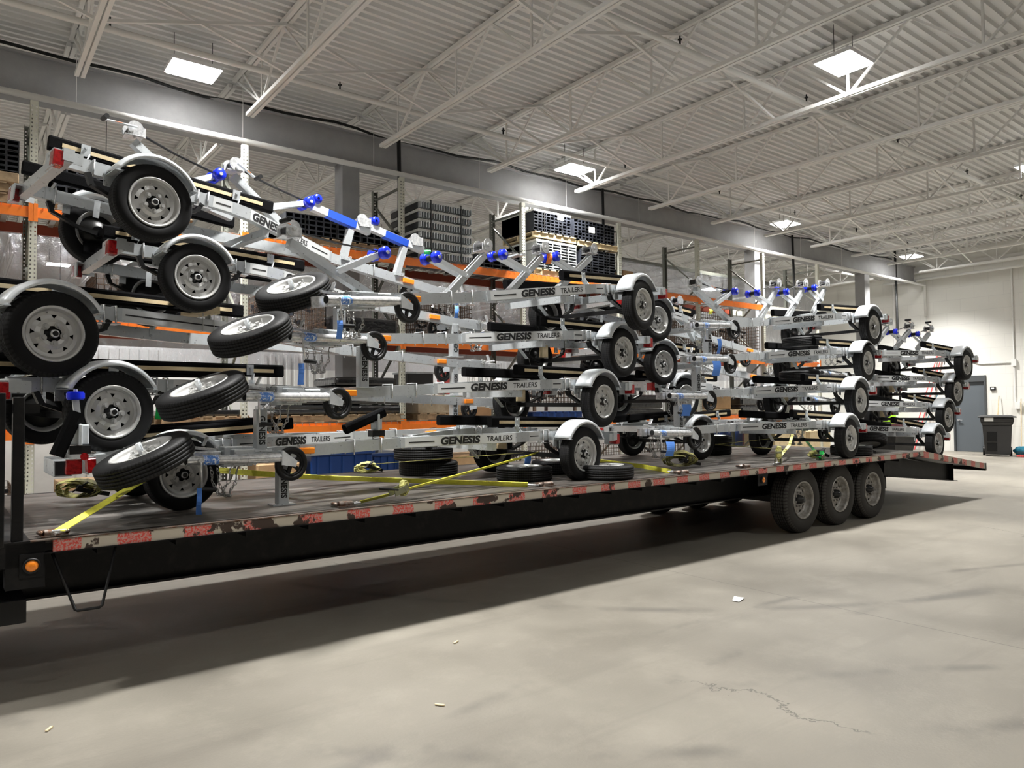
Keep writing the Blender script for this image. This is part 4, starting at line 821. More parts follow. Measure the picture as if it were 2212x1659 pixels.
# ================================================================== winch stands
def stand(n, pts, lab, grp, roller2=None, handle=None, drum=True, ly=0., base=None, tape=None):
    """pts: foot end, bend, top, joint, roller (pixels on the trailer's middle plane)"""
    Pm = pose(n); L = (Pm.to_3x3() @ Vector((0, 1, 0))).normalized()
    P = {k: lp(n, *v, ly) for k, v in pts.items()}; o = P['bend']; r = empty('winch_stand', Matrix.Translation(o), lab, 'winch stand', grp)
    q = {k: v-o for k, v in P.items()}
    b = MB()
    if 'foot' in q: b.poly([q['foot'], q['bend'], q['top']], .055, .06, up=L.cross(q['foot']-q['top']).normalized() if False else L) if False else b.poly([q['foot'], q['bend'], q['top']], .06, .055, up=(0, 0, 1))
    else: b.bar(q['bend'], q['top'], .06, .055)
    b.build('stand_post', M['galv'], r)
    if 'roller' in q:
        b = MB()
        d = (q['roller']-q['joint']); 
        for s in (-1, 1): b.bar(q['joint']+L*.036*s, q['roller']+L*.036*s, .012, .042)
        b.cyl(q['joint']-L*.045, q['joint']+L*.045, .012, 8); b.build('roller_arm', M['galv2'], r)
        c = q['roller']; b = MB(); T = frame(c, Vector(d).normalized(), L) @ Matrix.Identity(4)
        b.lathe([(.012, -.095), (.034, -.093), (.047, -.083), (.047, -.070), (.040, -.062), (.040, -.050), (.046, -.042), (.030, -.034), (.012, -.032)], 20, T=T); b.build('bow_roller', M['blue'], r); b = MB(); b.lathe([(.012, .095), (.034, .093), (.047, .083), (.047, .070), (.040, .062), (.040, .050), (.046, .042), (.030, .034), (.012, .032)], 20, T=T); b.build('bow_roller', M['blue'], r); b = MB(); b.cyl(c-L*.034, c+L*.034, .026, 14); b.build('roller_core', M['black'], r)
        b = MB(); b.cyl(c-L*.102, c+L*.102, .014, 10); b.build('roller_pin', M['zinc'], r)
    if drum:
        t = q['top']; dd = (q['top']-q['bend']).normalized(); hz = Vector((dd.x, dd.y, 0)).normalized() if abs(dd.z) < .99 else RT.copy()
        b = MB(); b.box(t+Vector((0, 0, .035)), (.12, .12, .008)); c = t+Vector((0, 0, .085))
        for s in (-1, 1): b.bar(c-hz*.07+L*.05*s-Vector((0, 0, .02)), c+hz*.05+L*.05*s-Vector((0, 0, .02)), .004, .07)
        b.build('winch_frame', M['zinc'], r)
        b = MB(); b.cyl(c-L*.048, c+L*.048, .030, 16); dr = b.build('winch_drum', M['strapblack'], r)
        b = MB(); b.cyl(c+L*.055, c+L*.062, .055, 28); b.cyl(c+L*.05, c+L*.075, .018, 12); b.cyl(c-L*.055, c-L*.060, .052, 24); b.build('winch_gear', M['zinc'], r)
        if 'roller' in q:
            b = MB(); e = q['roller']+Vector((0, 0, .02)); b.ribbon([c, c.lerp(e, .5)-Vector((0, 0, .012)), e], .035, L, .004); b.build('winch_strap', M['strapblack'], r)
        if handle:
            hpt = lp(n, *handle, ly)-o; sd = -L if (CAMP-o).dot(L) < 0 else L
            b = MB(); b.bar(c+sd*.085, hpt+sd*.085, .008, .028, up=L); b.build('crank_handle', M['galv2'], r)
            b = MB(); u = (hpt-c).normalized(); b.bar((c+sd*.091).lerp(hpt+sd*.091, .45), (c+sd*.091).lerp(hpt+sd*.091, .68), .002, .024, up=L); b.build('handle_sticker', M['orange_tag'], r)
            b = MB(); b.cyl(hpt+sd*.08, hpt+sd*.17, .016, 12); b.build('grip', M['black'], r)
    return r
gB = 'winch stands clamped on the middle stack'; gC = 'winch stands clamped on the stack over the flatbed wheels'; gD = 'winch stands of the farthest stack'; gA = 'winch stands on the left stack'
stand('B4', dict(foot=(962, 643), bend=(802, 640), top=(623, 524), joint=(723, 588), roller=(819, 549)), 'winch stand leaning left from the top middle trailer, crank pointing to the frame lettering', gB, handle=(592, 483))
stand('B4', dict(foot=(880, 641), bend=(962, 640), top=(1044, 552), joint=(1003, 597), roller=(931, 558)), 'first of the right leaning winch stands on the middle stack, green card on its roller', gB)
stand('B4', dict(foot=(1035, 636), bend=(1096, 634), top=(1168, 555), joint=(1138, 588), roller=(1075, 552)), 'second right leaning winch stand on the middle stack, before the tall perforated upright', gB)
stand('B4', dict(foot=(1150, 630), bend=(1203, 626), top=(1274, 556), joint=(1243, 590), roller=(1190, 556)), 'third right leaning winch stand on the middle stack, orange sticker on its roller', gB)
stand('C4', dict(foot=(1650, 693), bend=(1572, 690), top=(1501, 624), joint=(1543, 657), roller=(1578, 631)), 'winch stand leaning left from the top trailer above the flatbed wheels', gC, handle=(1545, 633))
stand('C4', dict(foot=(1600, 694), bend=(1641, 690), top=(1675, 626), joint=(1661, 658), roller=(1626, 634)), 'first right leaning winch stand above the flatbed wheels', gC)
stand('C4', dict(foot=(1665, 690), bend=(1700, 687), top=(1733, 625), joint=(1718, 656), roller=(1689, 632)), 'second right leaning winch stand above the flatbed wheels', gC)
stand('C4', dict(foot=(1725, 685), bend=(1755, 680), top=(1780, 624), joint=(1772, 649), roller=(1750, 623)), 'third right leaning winch stand above the flatbed wheels, before the grey shelf', gC)
stand('D4', dict(bend=(1890, 745), top=(1917, 707), joint=(1905, 726), roller=(1880, 712)), 'leftmost winch stand of the farthest stack, half hidden behind a tyre', gD)
stand('D4', dict(bend=(1934, 752), top=(1964, 715), joint=(1951, 738), roller=(1926, 717)), 'middle winch stand of the farthest stack, crank raised against the white wall', gD, handle=(1944, 693))
stand('D4', dict(bend=(1981, 754), top=(2006, 721), joint=(1995, 742), roller=(1974, 722)), 'rightmost winch stand of the farthest stack, crank raised against the white wall', gD, handle=(1988, 698))
stand('E4', dict(bend=(1500, 735), top=(1462, 662), joint=(1478, 700), roller=(1446, 668)), 'winch stand tucked right of the top wheel of the middle stack', gD[:0] or 'winch stands of the hidden right pointing trailers')
stand('A1', dict(foot=(500, 470), bend=(430, 440), top=(287, 307), joint=(392, 398), roller=(466, 381)), 'winch stand rising over the topmost trailer at far left, crank sticking out left', gA, handle=(214, 264))
stand('A1', dict(foot=(700, 548), bend=(634, 512), top=(503, 381), joint=(572, 448), roller=(660, 440)), 'winch stand behind the topmost tyre, its strap running to twin blue rollers', gA, handle=(542, 391))
def tee(n, base, elbow, a, e, roller, tape, drum_px, lab):
    Pm = pose(n); L = (Pm.to_3x3() @ Vector((0, 1, 0))).normalized(); o = lp(n, *base); g = lambda p: lp(n, *p)-o
    r = empty('winch_stand', Matrix.Translation(o), lab, 'winch stand', gA)
    b = MB(); b.bar(g(base), g(elbow), .06, .055); b.bar(g(base)-Vector((0, 0, .03)), g(base)+(g(e)-g(a)).normalized()*.001, .1, .1); b.build('stand_post', M['galv'], r)
    b = MB(); b.bar(g(a), g(e), .062, .062); b.bar(g(a), g(roller)-Vector((0, 0, .03)), .05, .04); b.build('roller_arm', M['galv2'], r)
    b = MB(); b.bar(g(tape[0]), g(tape[1]), .066, .066); b.build('tape_wrap', M['bluetape'], r)
    c = g(roller); b = MB(); b.lathe([(.012, -.05), (.036, -.047), (.042, -.03), (.036, -.010), (.034, .010), (.042, .03), (.036, .047), (.012, .05)], 20, T=frame(c, (g(e)-g(a)).normalized(), L)); b.build('bow_roller', M['blue'], r)
    c = g(drum_px); b = MB(); b.box(c-Vector((0, 0, .02)), (.11, .11, .08)); b.build('winch_frame', M['zinc'], r)
    b = MB(); b.cyl(c-L*.07+RT*-.04, c-L*.062+RT*-.04, .055, 24); b.cyl(c+L*.05+RT*-.04, c-L*.07+RT*-.04, .02, 12); b.build('winch_gear', M['zinc'], r)
tee('A1', (742, 556), (756, 497), (674, 447), (797, 501), (682, 431), ((705, 461), (766, 487)), (784, 478), 'winch stand with blue taped arm, the higher and left one')
tee('A1', (857, 590), (872, 535), (800, 492), (912, 541), (807, 479), ((829, 506), (878, 527)), (897, 519), 'winch stand with blue taped arm, the lower and right one')

# loose bunk arms at the left and behind the lowest middle rail
FYw = FM.to_3x3() @ Vector((0, 1, 0))
def fp(px, py, y): return hit(px, py, FYw, y)
def bunk_arm(p0, p1, y, lab, w=.075, roller=None, box=None):
    a, c = fp(*p0, y), fp(*p1, y); r = empty('padded_arm', Matrix.Translation(a), lab, 'padded arm')
    b = MB(); b.bar((0, 0, 0), c-a, .085, w, ch=.018); b.build('bunk', M['carpet'], r)
    if roller:
        s0, s1 = fp(*roller[0], y+.05)-a, fp(*roller[1], y+.05)-a
        b = MB(); b.bar(s0, s1, .03, .035); b.build('roller_post', M['galv2'], r)
        b = MB(); b.cyl(s1, s1+Vector((0, 0, .05)), .045, 20); b.cyl(s1+Vector((0, 0, .008)), s1+Vector((0, 0, .042)), .05, 20); b.build('bow_roller', M['blue'], r)
        b = MB(); b.cyl(s1+Vector((0, 0, .05)), s1+Vector((0, 0, .065)), .012, 10); b.build('roller_bolt', M['zinc'], r)
    if box:
        e = fp(*box, y)-a; b = MB(); b.box(e, (.02, .10, .13)); b.box(e+Vector((.0, 0, .0)), (.10, .012, .12)); b.build('bracket', M['galv2'], r, .006)
        b = MB(); b.box(e-Vector((0, .0, .09)), (.11, .08, .05)); b.build('end_cap', M['black'], r)
        b = MB(); b.cyl(e+Vector((.02, -.045, -.13)), e+Vector((.02, -.055, -.13)), .022, 20); 
        o = b.build('side_marker', M['red' if px_left else 'amber'], r)
        b = MB(); b.box(e+Vector((-.03, .0, -.19)), (.085, .06, .09)); b.build('tail_light', M['red'], r, .006) if px_left else None
    return r
px_left = True
bunk_arm((122, 985), (166, 890), 5.05, 'black padded arm with blue roller on a post at the left, over a red lamp', roller=((168, 905), (163, 864)), box=(172, 939))
px_left = False
bunk_arm((745, 928), (828, 890), 5.3, 'black padded arm behind the lowest middle rail, bracket with amber lamp', box=(813, 912))
o = empty('cross_tube', FM @ Matrix.Translation((.62, 5.25, 1.16)), 'short square galvanised tube end behind the left padded arm', 'tube'); b = MB(); b.box((0, .15, 0), (.10, .5, .10)); b.build('square_tube', M['galv'], o, .006); b = MB(); b.box((0, -.101, 0), (.085, .002, .085)); b.build('tube_mouth', M['mouth_shade'], o)  # black square on the end is the hollow's shade, painted flat
# wood block strapped on the long trailer's rail
r = empty('wood_block', pose('A3') @ Matrix.Translation((1.02, -.36, .50)), 'pine block zip tied on the rail of the long trailer at the photo edge', 'wood block'); b = MB(); b.box((0, .02, 0), (.13, .30, .05)); b.build('block', M['wood'], r)
b = MB()
for dx in (-.05, .03): b.tube([(dx, -.11, .03), (dx, -.115, -.14), (dx+.03, -.03, -.15), (dx+.02, .0, .03)], .003, 5, closed=True)
build_sep(b, 'zip_tie', M['paper'], r)
# paper tags
def ptag(px, py, w, h, dep, lab, m_='tag', name='paper_tag', rot=0, cat='tag', grp='blue paper tags'):
    v = ray(px, py); P = CAMP+v*dep; k = dep/FPX; T = frame(P, RT*math.cos(rot)+DN*math.sin(rot), -DN*math.cos(rot)+RT*math.sin(rot))
    b = MB(); W_, H_ = w*k, h*k; n = 8; vs = []; fs = []
    for i in range(n+1):
        t = i/n; vs += [(-W_/2+.008*math.sin(t*4), H_/2-H_*t, .02*math.sin(t*3.2)), (W_/2+.006*math.sin(t*5), H_/2-H_*t, .02*math.sin(t*3.2+.4))]
    for i in range(n): fs.append((2*i, 2*i+2, 2*i+3, 2*i+1))
    o = MB().add(vs, fs).build(name, M[m_]); o.matrix_world = T; tag(o, lab, cat, grp)
    s = o.modifiers.new('thickness', 'SOLIDIFY'); s.thickness = .0008
    return o
def dep(P): return (Vector(P)-CAMP).dot(FW)
for n, px, py, w_, h_, lab in (('B1', 431, 1083, 12, 58, 'narrow blue tag hanging from the crank of the lowest middle jack'), ('B3', 651, 808, 13, 46, 'blue tag hanging from the crank of the third middle jack'), ('B4', 734, 712, 13, 40, 'blue tag hanging from the crank of the top middle jack'),
        ('C1', 1447, 970, 18, 32, 'square blue tag below the lowest jack over the flatbed wheels'), ('C2', 1482, 886, 19, 25, 'curled blue tag below the second jack over the flatbed wheels'), ('C3', 1547, 796, 17, 32, 'blue tag below the third jack over the flatbed wheels'), ('C4', 1553, 748, 8, 32, 'narrow blue tag below the top jack over the flatbed wheels'),
        ('A5', 1139, 995, 14, 34, 'blue tag hanging behind the axle of the lowest middle trailer'), ('A2', 986, 674, 8, 26, 'narrow blue tag hanging left of the scrap pile')):
    if n[0] in 'BC': dd = dep(pose(n) @ Vector((3.33, .22, .25)))
    else: dd = dep(fp(px, py, 5.9))
    ptag(px, py, w_, h_, dd, lab)
ptag(344, 893, 15, 26, dep(pose('A4') @ Vector((.3, -.5, .3))), 'green card hanging between the chunky tyre and a tilted spare wheel', 'green', 'green_card', cat='card', grp='green cards')
ptag(923, 545, 14, 9, dep(lp('B4', 923, 545)), 'green card stuck on a blue roller of the middle stack', 'green', 'green_card', cat='card', grp='green cards')
ptag(1186, 559, 12, 22, dep(lp('B4', 1186, 559))-.09, 'orange sticker on the blue roller of the middle stack', 'orange_tag', 'orange_sticker', cat='sticker', grp='orange stickers')
ptag(1535, 673, 8, 11, dep(lp('E4', 1535, 673)), 'small yellow card between the right hand winch stands', 'yellow', 'yellow_card', cat='card', grp='yellow cards')

# ================================================================== tie down straps
def strap(name, pts, w, side, lab, m_='yellow', rings=(), hooks=(), ratchet=None, grp='yellow tie down straps'):
    o = Vector(pts[0]); r = empty(name, Matrix.Translation(o), lab, 'strap', grp)
    b = MB(); b.ribbon([Vector(p)-o for p in pts], w, side, .004); b.build('webbing', M[m_], r)
    for p, d in hooks:
        p = Vector(p)-o; d = Vector(d).normalized(); s_ = Vector((0, 0, 1)).cross(d).normalized(); b = MB()
        b.tube([p-s_*.03, p+d*.05-s_*.012, p+d*.09, p+d*.05+s_*.012, p+s_*.03], .007, 6, closed=True); b.build('hook', M['zinc'], r)
    if ratchet:
        p, d = Vector(ratchet[0])-o, Vector(ratchet[1]).normalized(); s_ = Vector((0, 0, 1)).cross(d).normalized(); u = Vector((0, 0, 1)); b = MB()
        for k in (-1, 1): b.bar(p+s_*.032*k-d*.06, p+s_*.032*k+d*.07+u*.02, .005, .045)
        b.cyl(p-s_*.036+d*.05+u*.02, p+s_*.036+d*.05+u*.02, .018, 12); b.build('ratchet_frame', M['olive_metal'], r)
        b = MB(); b.tube([p-d*.03-s_*.03+u*.02, p-d*.15-s_*.03+u*.05, p-d*.17+u*.055, p-d*.15+s_*.03+u*.05, p-d*.03+s_*.03+u*.02], .009, 6); b.build('ratchet_handle', M['black'], r)
        b = MB(); rnd = random.Random(5)
        for k in range(4):
            a0 = rnd.uniform(0, 6); b.ribbon([p+d*(.06+.035*math.cos(a0+t*.9))+u*(.0+.04*math.sin(a0+t*.9)+.01*k)+s_*.01*math.sin(t) for t in range(8)], .045, s_, .004)
        b.build('webbing_roll', M[m_ if m_ != 'yellow' else 'yellow2'], r)
    return r
M['olive_metal'] = mat('olive zinc ratchet', (.30, .31, .20), .4, .6); M['yellow2'] = mat('yellow webbing roll', (.66, .64, .22), .65, var=(30, (.40, .38, .12), .45, .7))
def dk(px, py, z=HD+.006): return hit(px, py, (0, 0, 1), z)
def ftof(v): return FM.inverted() @ v
for px, py, rot in ((118, 1156, 0), (745, 1093, 0), (1183, 1049, 0), (1478, 1023, 0), (1690, 1015, 0)):
    q = ftof(dk(px, py)); dring(q.x, min(max(q.y, FYA+.07), FYA+.16), rot)
Wd = FM.to_3x3()
hk = Vector((-1, -.1, 0))
a = dk(128, 1146, HD+.05); e = fp(304, 1040, 5.12)
strap('ratchet_strap', [a, a.lerp(e, .5), e, fp(420, 960, 5.6)], .05, Wd @ Vector((1, 0, 0)), 'bright yellow strap rising from the front deck corner under the lowest spare wheel', hooks=[(a, dk(112, 1158)-a)])
a = dk(775, 1085, HD+.02); c = dk(860, 1062, HD+.07); e = fp(1140, 985, 5.0)
strap('ratchet_strap', [a, dk(850, 1066, HD+.05), c, e, fp(1160, 978, 5.2)], .048, Wd @ Vector((.5, -.8, .6)), 'yellow strap with ratchet running from the deck edge to the lowest middle axle', hooks=[(a, dk(742, 1092)-a)], ratchet=(c, e-c))
a = dk(1140, 1047, HD+.02); e = dk(700, 1032, HD+.09); g_ = dk(545, 1022, HD+.16)
strap('ratchet_strap', [a, e, g_, fp(430, 1012, 6.9)], .05, Wd @ Vector((.2, -1, .9)), 'long yellow strap lying low across the deck from the front', hooks=[(a, dk(1178, 1050)-a)])
a = dk(1448, 1018, HD+.02); e = dk(1386, 1007, HD+.03); g_ = fp(1298, 996, 5.6)
strap('ratchet_strap', [a, e, g_, fp(1250, 985, 5.7)], .045, Wd @ Vector((.2, -1, .9)), 'short yellow strap right of the nearest standing wheel', hooks=[(a, dk(1478, 1024)-a)])
a = dk(1684, 998, HD+.02); c = dk(1681, 990, HD+.07); e = fp(1712, 938, 5.2)
strap('ratchet_strap', [a, c, fp(1705, 962, 4.9), e], .032, Wd @ Vector((1, 0, 0)), 'yellow strap with ratchet standing up from the deck left of the flatbed wheels', 'yellow2', hooks=[(a, dk(1674, 1001)-a)], ratchet=(c, Vector((-.2, -.2, .9))))
a = dk(1772, 988, HD+.03); e = fp(1735, 945, 5.6)
strap('ratchet_strap', [a, fp(1755, 968, 5.2), e], .04, Wd @ Vector((1, 0, 0)), 'green strap with black ratchet beside the wheel over the flatbed axles', 'green', ratchet=(a, Vector((1, .2, .1))), grp='green straps')
for (p0, p1, lab) in (((800, 1003), (1130, 978), 'thin strap seen edge on, passing before the stacked spare wheels'), ((1545, 960), (1690, 945), 'thin upper strap seen edge on between the right hand stacks'), ((1545, 960), (1700, 972), 'thin lower strap seen edge on between the right hand stacks')):
    strap('edge_on_strap', [fp(*p0, 5.9), fp(*p1, 5.2)], .03, (0, 0, .1) if False else FM.to_3x3() @ Vector((0, 1, -.15)), lab, 'olive', grp='straps seen edge on')
def bundle(P, s, lab, m_='olive', seed=1, ratch=True):
    r = empty('strap_bundle', Matrix.Translation(P), lab, 'strap bundle', 'coiled strap bundles'); rnd = random.Random(seed); b = MB()
    for k in range(9):
        a0 = rnd.uniform(0, 6.28); rx, rz = s*rnd.uniform(.55, 1.1), s*rnd.uniform(.30, .55); ph = rnd.uniform(-.4, .4)
        b.ribbon([Vector((rx*math.cos(t*.52)+rnd.uniform(-.01, .01), rnd.uniform(-.02, .02)+ph*.3*math.sin(t*.52)*s, rz*(1+math.sin(t*.52+ph))*.75+.01)) for t in range(13)], .045, Vector((.15*ph, 1, .4)), .004, T=Matrix.Rotation(R(-35), 4, 'Z'))
    b.build('webbing', M[m_], r)
    if ratch:
        b = MB(); b.bar((-.02, -.05, .07), (s*1.2, -.08, .02), .04, .03); b.cyl((.0, -.09, .08), (.0, .0, .08), .02, 12); b.bar((-.05, -.06, .05), (.05, -.07, .12), .05, .008); b.build('ratchet', M['black'], r)
bundle(FM @ Vector((.86, 6.3, HD+.02)), .16, 'coiled dirty yellow strap hanging at the far front of the deck', 'olive', 1)
bundle(dk(1468, 1008), .20, 'coiled dark strap with ratchet on the deck before the lowest right hand tongue', 'olive', 4)
bundle(FM @ Vector((3.56, 6.95, HD)), .12, 'coiled strap at the far deck edge before the blue bins', 'yellow2', 6)
bundle(dk(1765, 989), .10, 'small strap heap left of the standing wheel over the flatbed axles', 'olive', 8); bundle(dk(1868, 981), .09, 'small strap heap right of the standing wheel over the flatbed axles', 'olive', 9)

# ================================================================== pallet racking
RY0, RY1, PX, PW = 10.42, 11.44, .72, 2.515
def upx(k): return PX+PW*k
def upright(b, x, y, h, d):                                   # lipped channel with two columns of real holes
    w = .085; xs = [-.0425, -.030, -.014, -.005, .005, .014, .030, .0425]; v = []; f = []
    n = int(h/.0508); zs = [0]
    for i in range(n): zs += [.0508*i+.015, .0508*i+.036]
    zs.append(h); nx = len(xs)
    v = [(x+a, y, z) for z in zs for a in xs]
    for i in range(len(zs)-1):
        for j in range(nx-1):
            if i % 2 == 1 and j in (1, 5): continue
            f.append((i*nx+j, i*nx+j+1, (i+1)*nx+j+1, (i+1)*nx+j))
    b.add(v, f)
    for s in (-1, 1): b.box((x+s*.0415, y+d*.036, h/2), (.002, .072, h))
def rack_frame(k, colr, cold):
    x = upx(k); r = empty('rack_frame', (x, RY0, 0), 'perforated rack upright frame, number %s from the left' % ['minus', 'first', 'second', 'third', 'fourth', 'fifth', 'sixth', 'seventh', 'eighth'][k+1] if False else FR[k], 'rack frame', 'upright frames of the pallet rack')
    b = MB(); upright(b, 0, 0, 5.28, 1); b.build('upright', M[colr], r)
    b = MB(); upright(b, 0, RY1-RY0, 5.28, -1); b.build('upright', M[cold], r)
    b = MB(); D = RY1-RY0; z = .25; s = 0
    while z < 5.0:
        if s % 2: b.bar((0, .06, z), (0, D-.06, z+.75), .03, .035, up=(1, 0, 0))
        else: b.bar((0, D-.06, z), (0, .06, z+.75), .03, .035, up=(1, 0, 0))
        z += .80; s += 1
    for z in (.2, 5.12): b.bar((0, .06, z), (0, D-.06, z), .03, .035)
    b.build('lattice_brace', M['darkgreen'], r)
    for y in (0, D):
        b = MB(); b.box((0, y, .004), (.15, .12, .008)); b.build('foot_plate', M[cold], r)
FR = {-1: 'perforated rack frame left of the photo edge', 0: 'perforated rack frame at the far left beside the tilted trailers', 1: 'perforated rack frame above the two tilted lower spare wheels', 2: 'perforated rack frame left of the banded white pack', 3: 'perforated rack frame before the black tube pallets',
      4: 'perforated rack frame right of the black tube pallets', 5: 'rack frame just right of the middle stack wheels', 6: 'rack frame above the right hand winch stands', 7: 'last rack frame before the corner of the block wall'}
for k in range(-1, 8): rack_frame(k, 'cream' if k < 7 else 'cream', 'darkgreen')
BAYN = ['left photo edge bay', 'first full bay behind the tilted trailers', 'bay of the black channel packs', 'bay of the banded white pack', 'bay of the black tube pallets', 'bay right of the tube pallets', 'bay left of the right hand winch stands', 'last bay by the block wall']
def beam(k, z, back, colr):
    x0, x1 = upx(k)+.043, upx(k+1)-.043; y = RY1 if back else RY0; s = -1 if back else 1
    r = empty('rack_beam', (x0, y, z), '%s %s beam, %s level, %s' % (colr, 'rear' if back else 'front', {3.98: 'top', 2.65: 'middle', 1.30: 'lower'}[z], BAYN[k+1]), 'rack beam', 'horizontal beams of the pallet rack'); L_ = x1-x0; m_ = {'orange': 'orange', 'rust red': 'rackred', 'cream': 'cream'}[colr]
    b = MB(); pr = [(0, -.13), (.045, -.13), (.045, 0), (.022, 0), (.022, -.035), (0, -.035)]
    v = [(xx, s*a+(-s*.0), c) for xx in (0, L_) for a, c in pr]; n = len(pr)
    b.add([(p[0], p[1]-s*.012, p[2]) for p in v], [(i, (i+1) % n, n+(i+1) % n, n+i) for i in range(n)]+[tuple(range(n-1, -1, -1)), tuple(range(n, 2*n))]); b.build('beam_section', M[m_], r)
    for xx in (-.02, L_+.02):
        b = MB(); b.box((xx, -s*.016, -.07), (.05, .005, .22)); b.build('end_connector', M[m_], r)
def wiredeck(k, z):
    x0, x1 = upx(k)+.10, upx(k+1)-.10; b = MB(); L_ = x1-x0; D = RY1-RY0
    for h in range(2):
        a0 = x0+h*(L_/2)+.01; a1 = a0+L_/2-.02; b = MB(); n = 11
        for i in range(n+1): xx = a0+(a1-a0)*i/n; b.bar((xx, RY0-.015, z+.004), (xx, RY1+.015, z+.004), .005, .005); b.bar((xx, RY0-.016, z+.004), (xx, RY0-.016, z-.03), .005, .005, up=(0, 1, 0))
        for j in range(10): yy = RY0+D*j/9; b.bar((a0, yy, z+.009), (a1, yy, z+.009), .005, .005)
        for xx in (a0+.15, (a0+a1)/2, a1-.15): b.box((xx, (RY0+RY1)/2, z-.012), (.06, D-.08, .012))
        tag(b.build('wire_deck', M['mesh']), 'wire mesh shelf deck, %s half, z %.1f level of the %s' % ('left' if h == 0 else 'right', z, BAYN[k+1]) if False else '%s wire deck, %s level, %s' % ('left' if h == 0 else 'right', {3.98: 'top', 2.65: 'middle', 1.30: 'lower'}[z], BAYN[k+1]), 'wire deck', 'wire mesh rack decks')
for k in range(-1, 7):
    for z in (3.98, 2.65, 1.30):
        cf = 'orange' if (k < 6 or z < 3.9) else 'cream'
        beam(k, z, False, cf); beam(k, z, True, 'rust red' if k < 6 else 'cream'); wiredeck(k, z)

# ------------------------------------------------------------------ stored goods
def pallet(x, y, z, w, lab, m_='oldwood', d=1.0, grp='wooden pallets on the rack'):
    r = empty('pallet', (x, y, z), lab, 'pallet', grp)
    for yy in (-d/2+.045, 0, d/2-.045):
        b = MB(); b.box((0, yy, .055), (w, .04, .09)); b.build('stringer', M[m_], r)
    b = MB(); n = max(3, int(w/.16))
    for i in range(n): b.box((-w/2+(i+.5)*w/n, 0, .109), (w/n*.72, d, .018))
    build_sep(b, 'top_board', M[m_], r)
    b = MB()
    for i in (0, n//2, n-1): b.box((-w/2+(i+.5)*w/n, 0, .009), (w/n*.8, d, .018))
    build_sep(b, 'bottom_board', M[m_], r)
    return r
def tubes(x, y, z, w, h, nx, nz, lab, top=None, m_='blacktube', d=1.0, dx=0., label=None):
    r = empty('tube_bundle', (x, y, z), lab, 'tube bundle', 'strapped bundles of rectangular tube'); cw, ch = w/nx, h/nz; t = .1
    b = MB()
    for i in range(nx):
        for j in range(nz):
            x0, x1, z0, z1 = -w/2+i*cw, -w/2+(i+1)*cw, j*ch, (j+1)*ch; e = .012
            o_ = [(x0, z0), (x1, z0), (x1, z1), (x0, z1)]; n_ = [(x0+e, z0+e), (x1-e, z0+e), (x1-e, z1-e), (x0+e, z1-e)]; y0 = -d/2+(.012 if (i*7+j*3) % 5 == 0 else 0)
            v = [(p[0], y0, p[1]) for p in o_]+[(p[0], y0, p[1]) for p in n_]+[(p[0], y0+.35, p[1]) for p in n_]
            b.add(v, [(q, (q+1) % 4, 4+(q+1) % 4, 4+q) for q in range(4)]+[(4+q, 4+(q+1) % 4, 8+(q+1) % 4, 8+q) for q in range(4)])
    b.box((0, .18, h/2), (w, d-.36, h)); b.box((-w/2+.0005, 0, h/2), (.001, d, h)); b.box((w/2-.0005, 0, h/2), (.001, d, h)); b.box((0, 0, h-.0005), (w, d, .001))
    b.build('tubes', M[m_], r)
    b = MB()
    for xx in (-w*.22, w*.25): b.box((xx, 0, h+.001), (.02, d, .002)); b.box((xx, -d/2-.002, h/2), (.02, .002, h))
    build_sep(b, 'band', M['black'], r)
    if top: b = MB(); b.box((0, 0, h+.02), (w*1.01, d, .035)); b.build('top_board', M[top], r)
    if label: b = MB(); b.box((label[0], -d/2-.004, label[1]), (.16, .003, .12)); b.build('paper_label', M['paper'], r)
    return r
def simple(name, c, d, m_, lab, cat, grp=None, parts=(), bev=.01, rz=0):
    r = empty(name, Matrix.Translation(c) @ Matrix.Rotation(rz, 4, 'Z'), lab, cat, grp); b = MB(); b.box((0, 0, d[2]/2), d); b.build('body', M[m_], r, bev)
    for nm, cc, dd, mm in parts: b = MB(); b.box(cc, dd); b.build(nm, M[mm], r)
    return r
YC = 10.93
# top level
T = 3.99
pallet(-.10, YC, T, 1.15, 'pallet at the left photo edge under a black tube bundle'); pallet(-.10, YC, T+.13, 1.15, 'second pallet at the left photo edge, stacked on the first'); 
tubes(.0, YC, T+.38, 1.15, .38, 9, 6, 'loose black tube bundle on pallets at the left photo edge'); simple('timber_crate', (0.0, YC, T+.25), (1.15, 1.0, .12), 'oldwood', 'low timber crate between pallets and tubes at the left photo edge', 'crate')
tubes(1.75, YC, T+.13, 1.6, .42, 14, 5, 'black channel bundle behind the tilted trailers at the left'); pallet(1.75, YC, T, 1.6, 'pallet behind the tilted trailers on the top level')
tubes(4.35, YC, T+.13, 1.05, .30, 9, 4, 'left black channel pack beside the near column'); pallet(4.35, YC, T, 1.05, 'pallet under the left black channel pack')
tubes(5.25, YC, T+.13, .95, .26, 8, 3, 'right black channel pack beside the perforated upright'); pallet(5.25, YC, T, .95, 'pallet under the right black channel pack')
r = empty('banded_pack', (6.6, YC, T), 'tall pack of black channels layered with white spacers and black bands', 'channel pack')
b = MB(); 
for j in range(6): b.box((0, .04, .085+j*.165), (1.05, .92, .10))
build_sep(b, 'channel_layer', M['blacktube'], r)
for j in range(6): b = MB(); b.box((0, 0, .155+j*.165), (1.08, .98, .045)); b.build('white_spacer', M['paper'], r)
for j in range(6):
    b = MB(); b.box((0, -.425, .085+j*.165), (1.02, .01, .10))
    for i in range(21): b.box((-.5+i*.05, -.47, .085+j*.165), (.010, .10, .10))
    b.build('channel_ends', M['galv'], r)
b = MB()
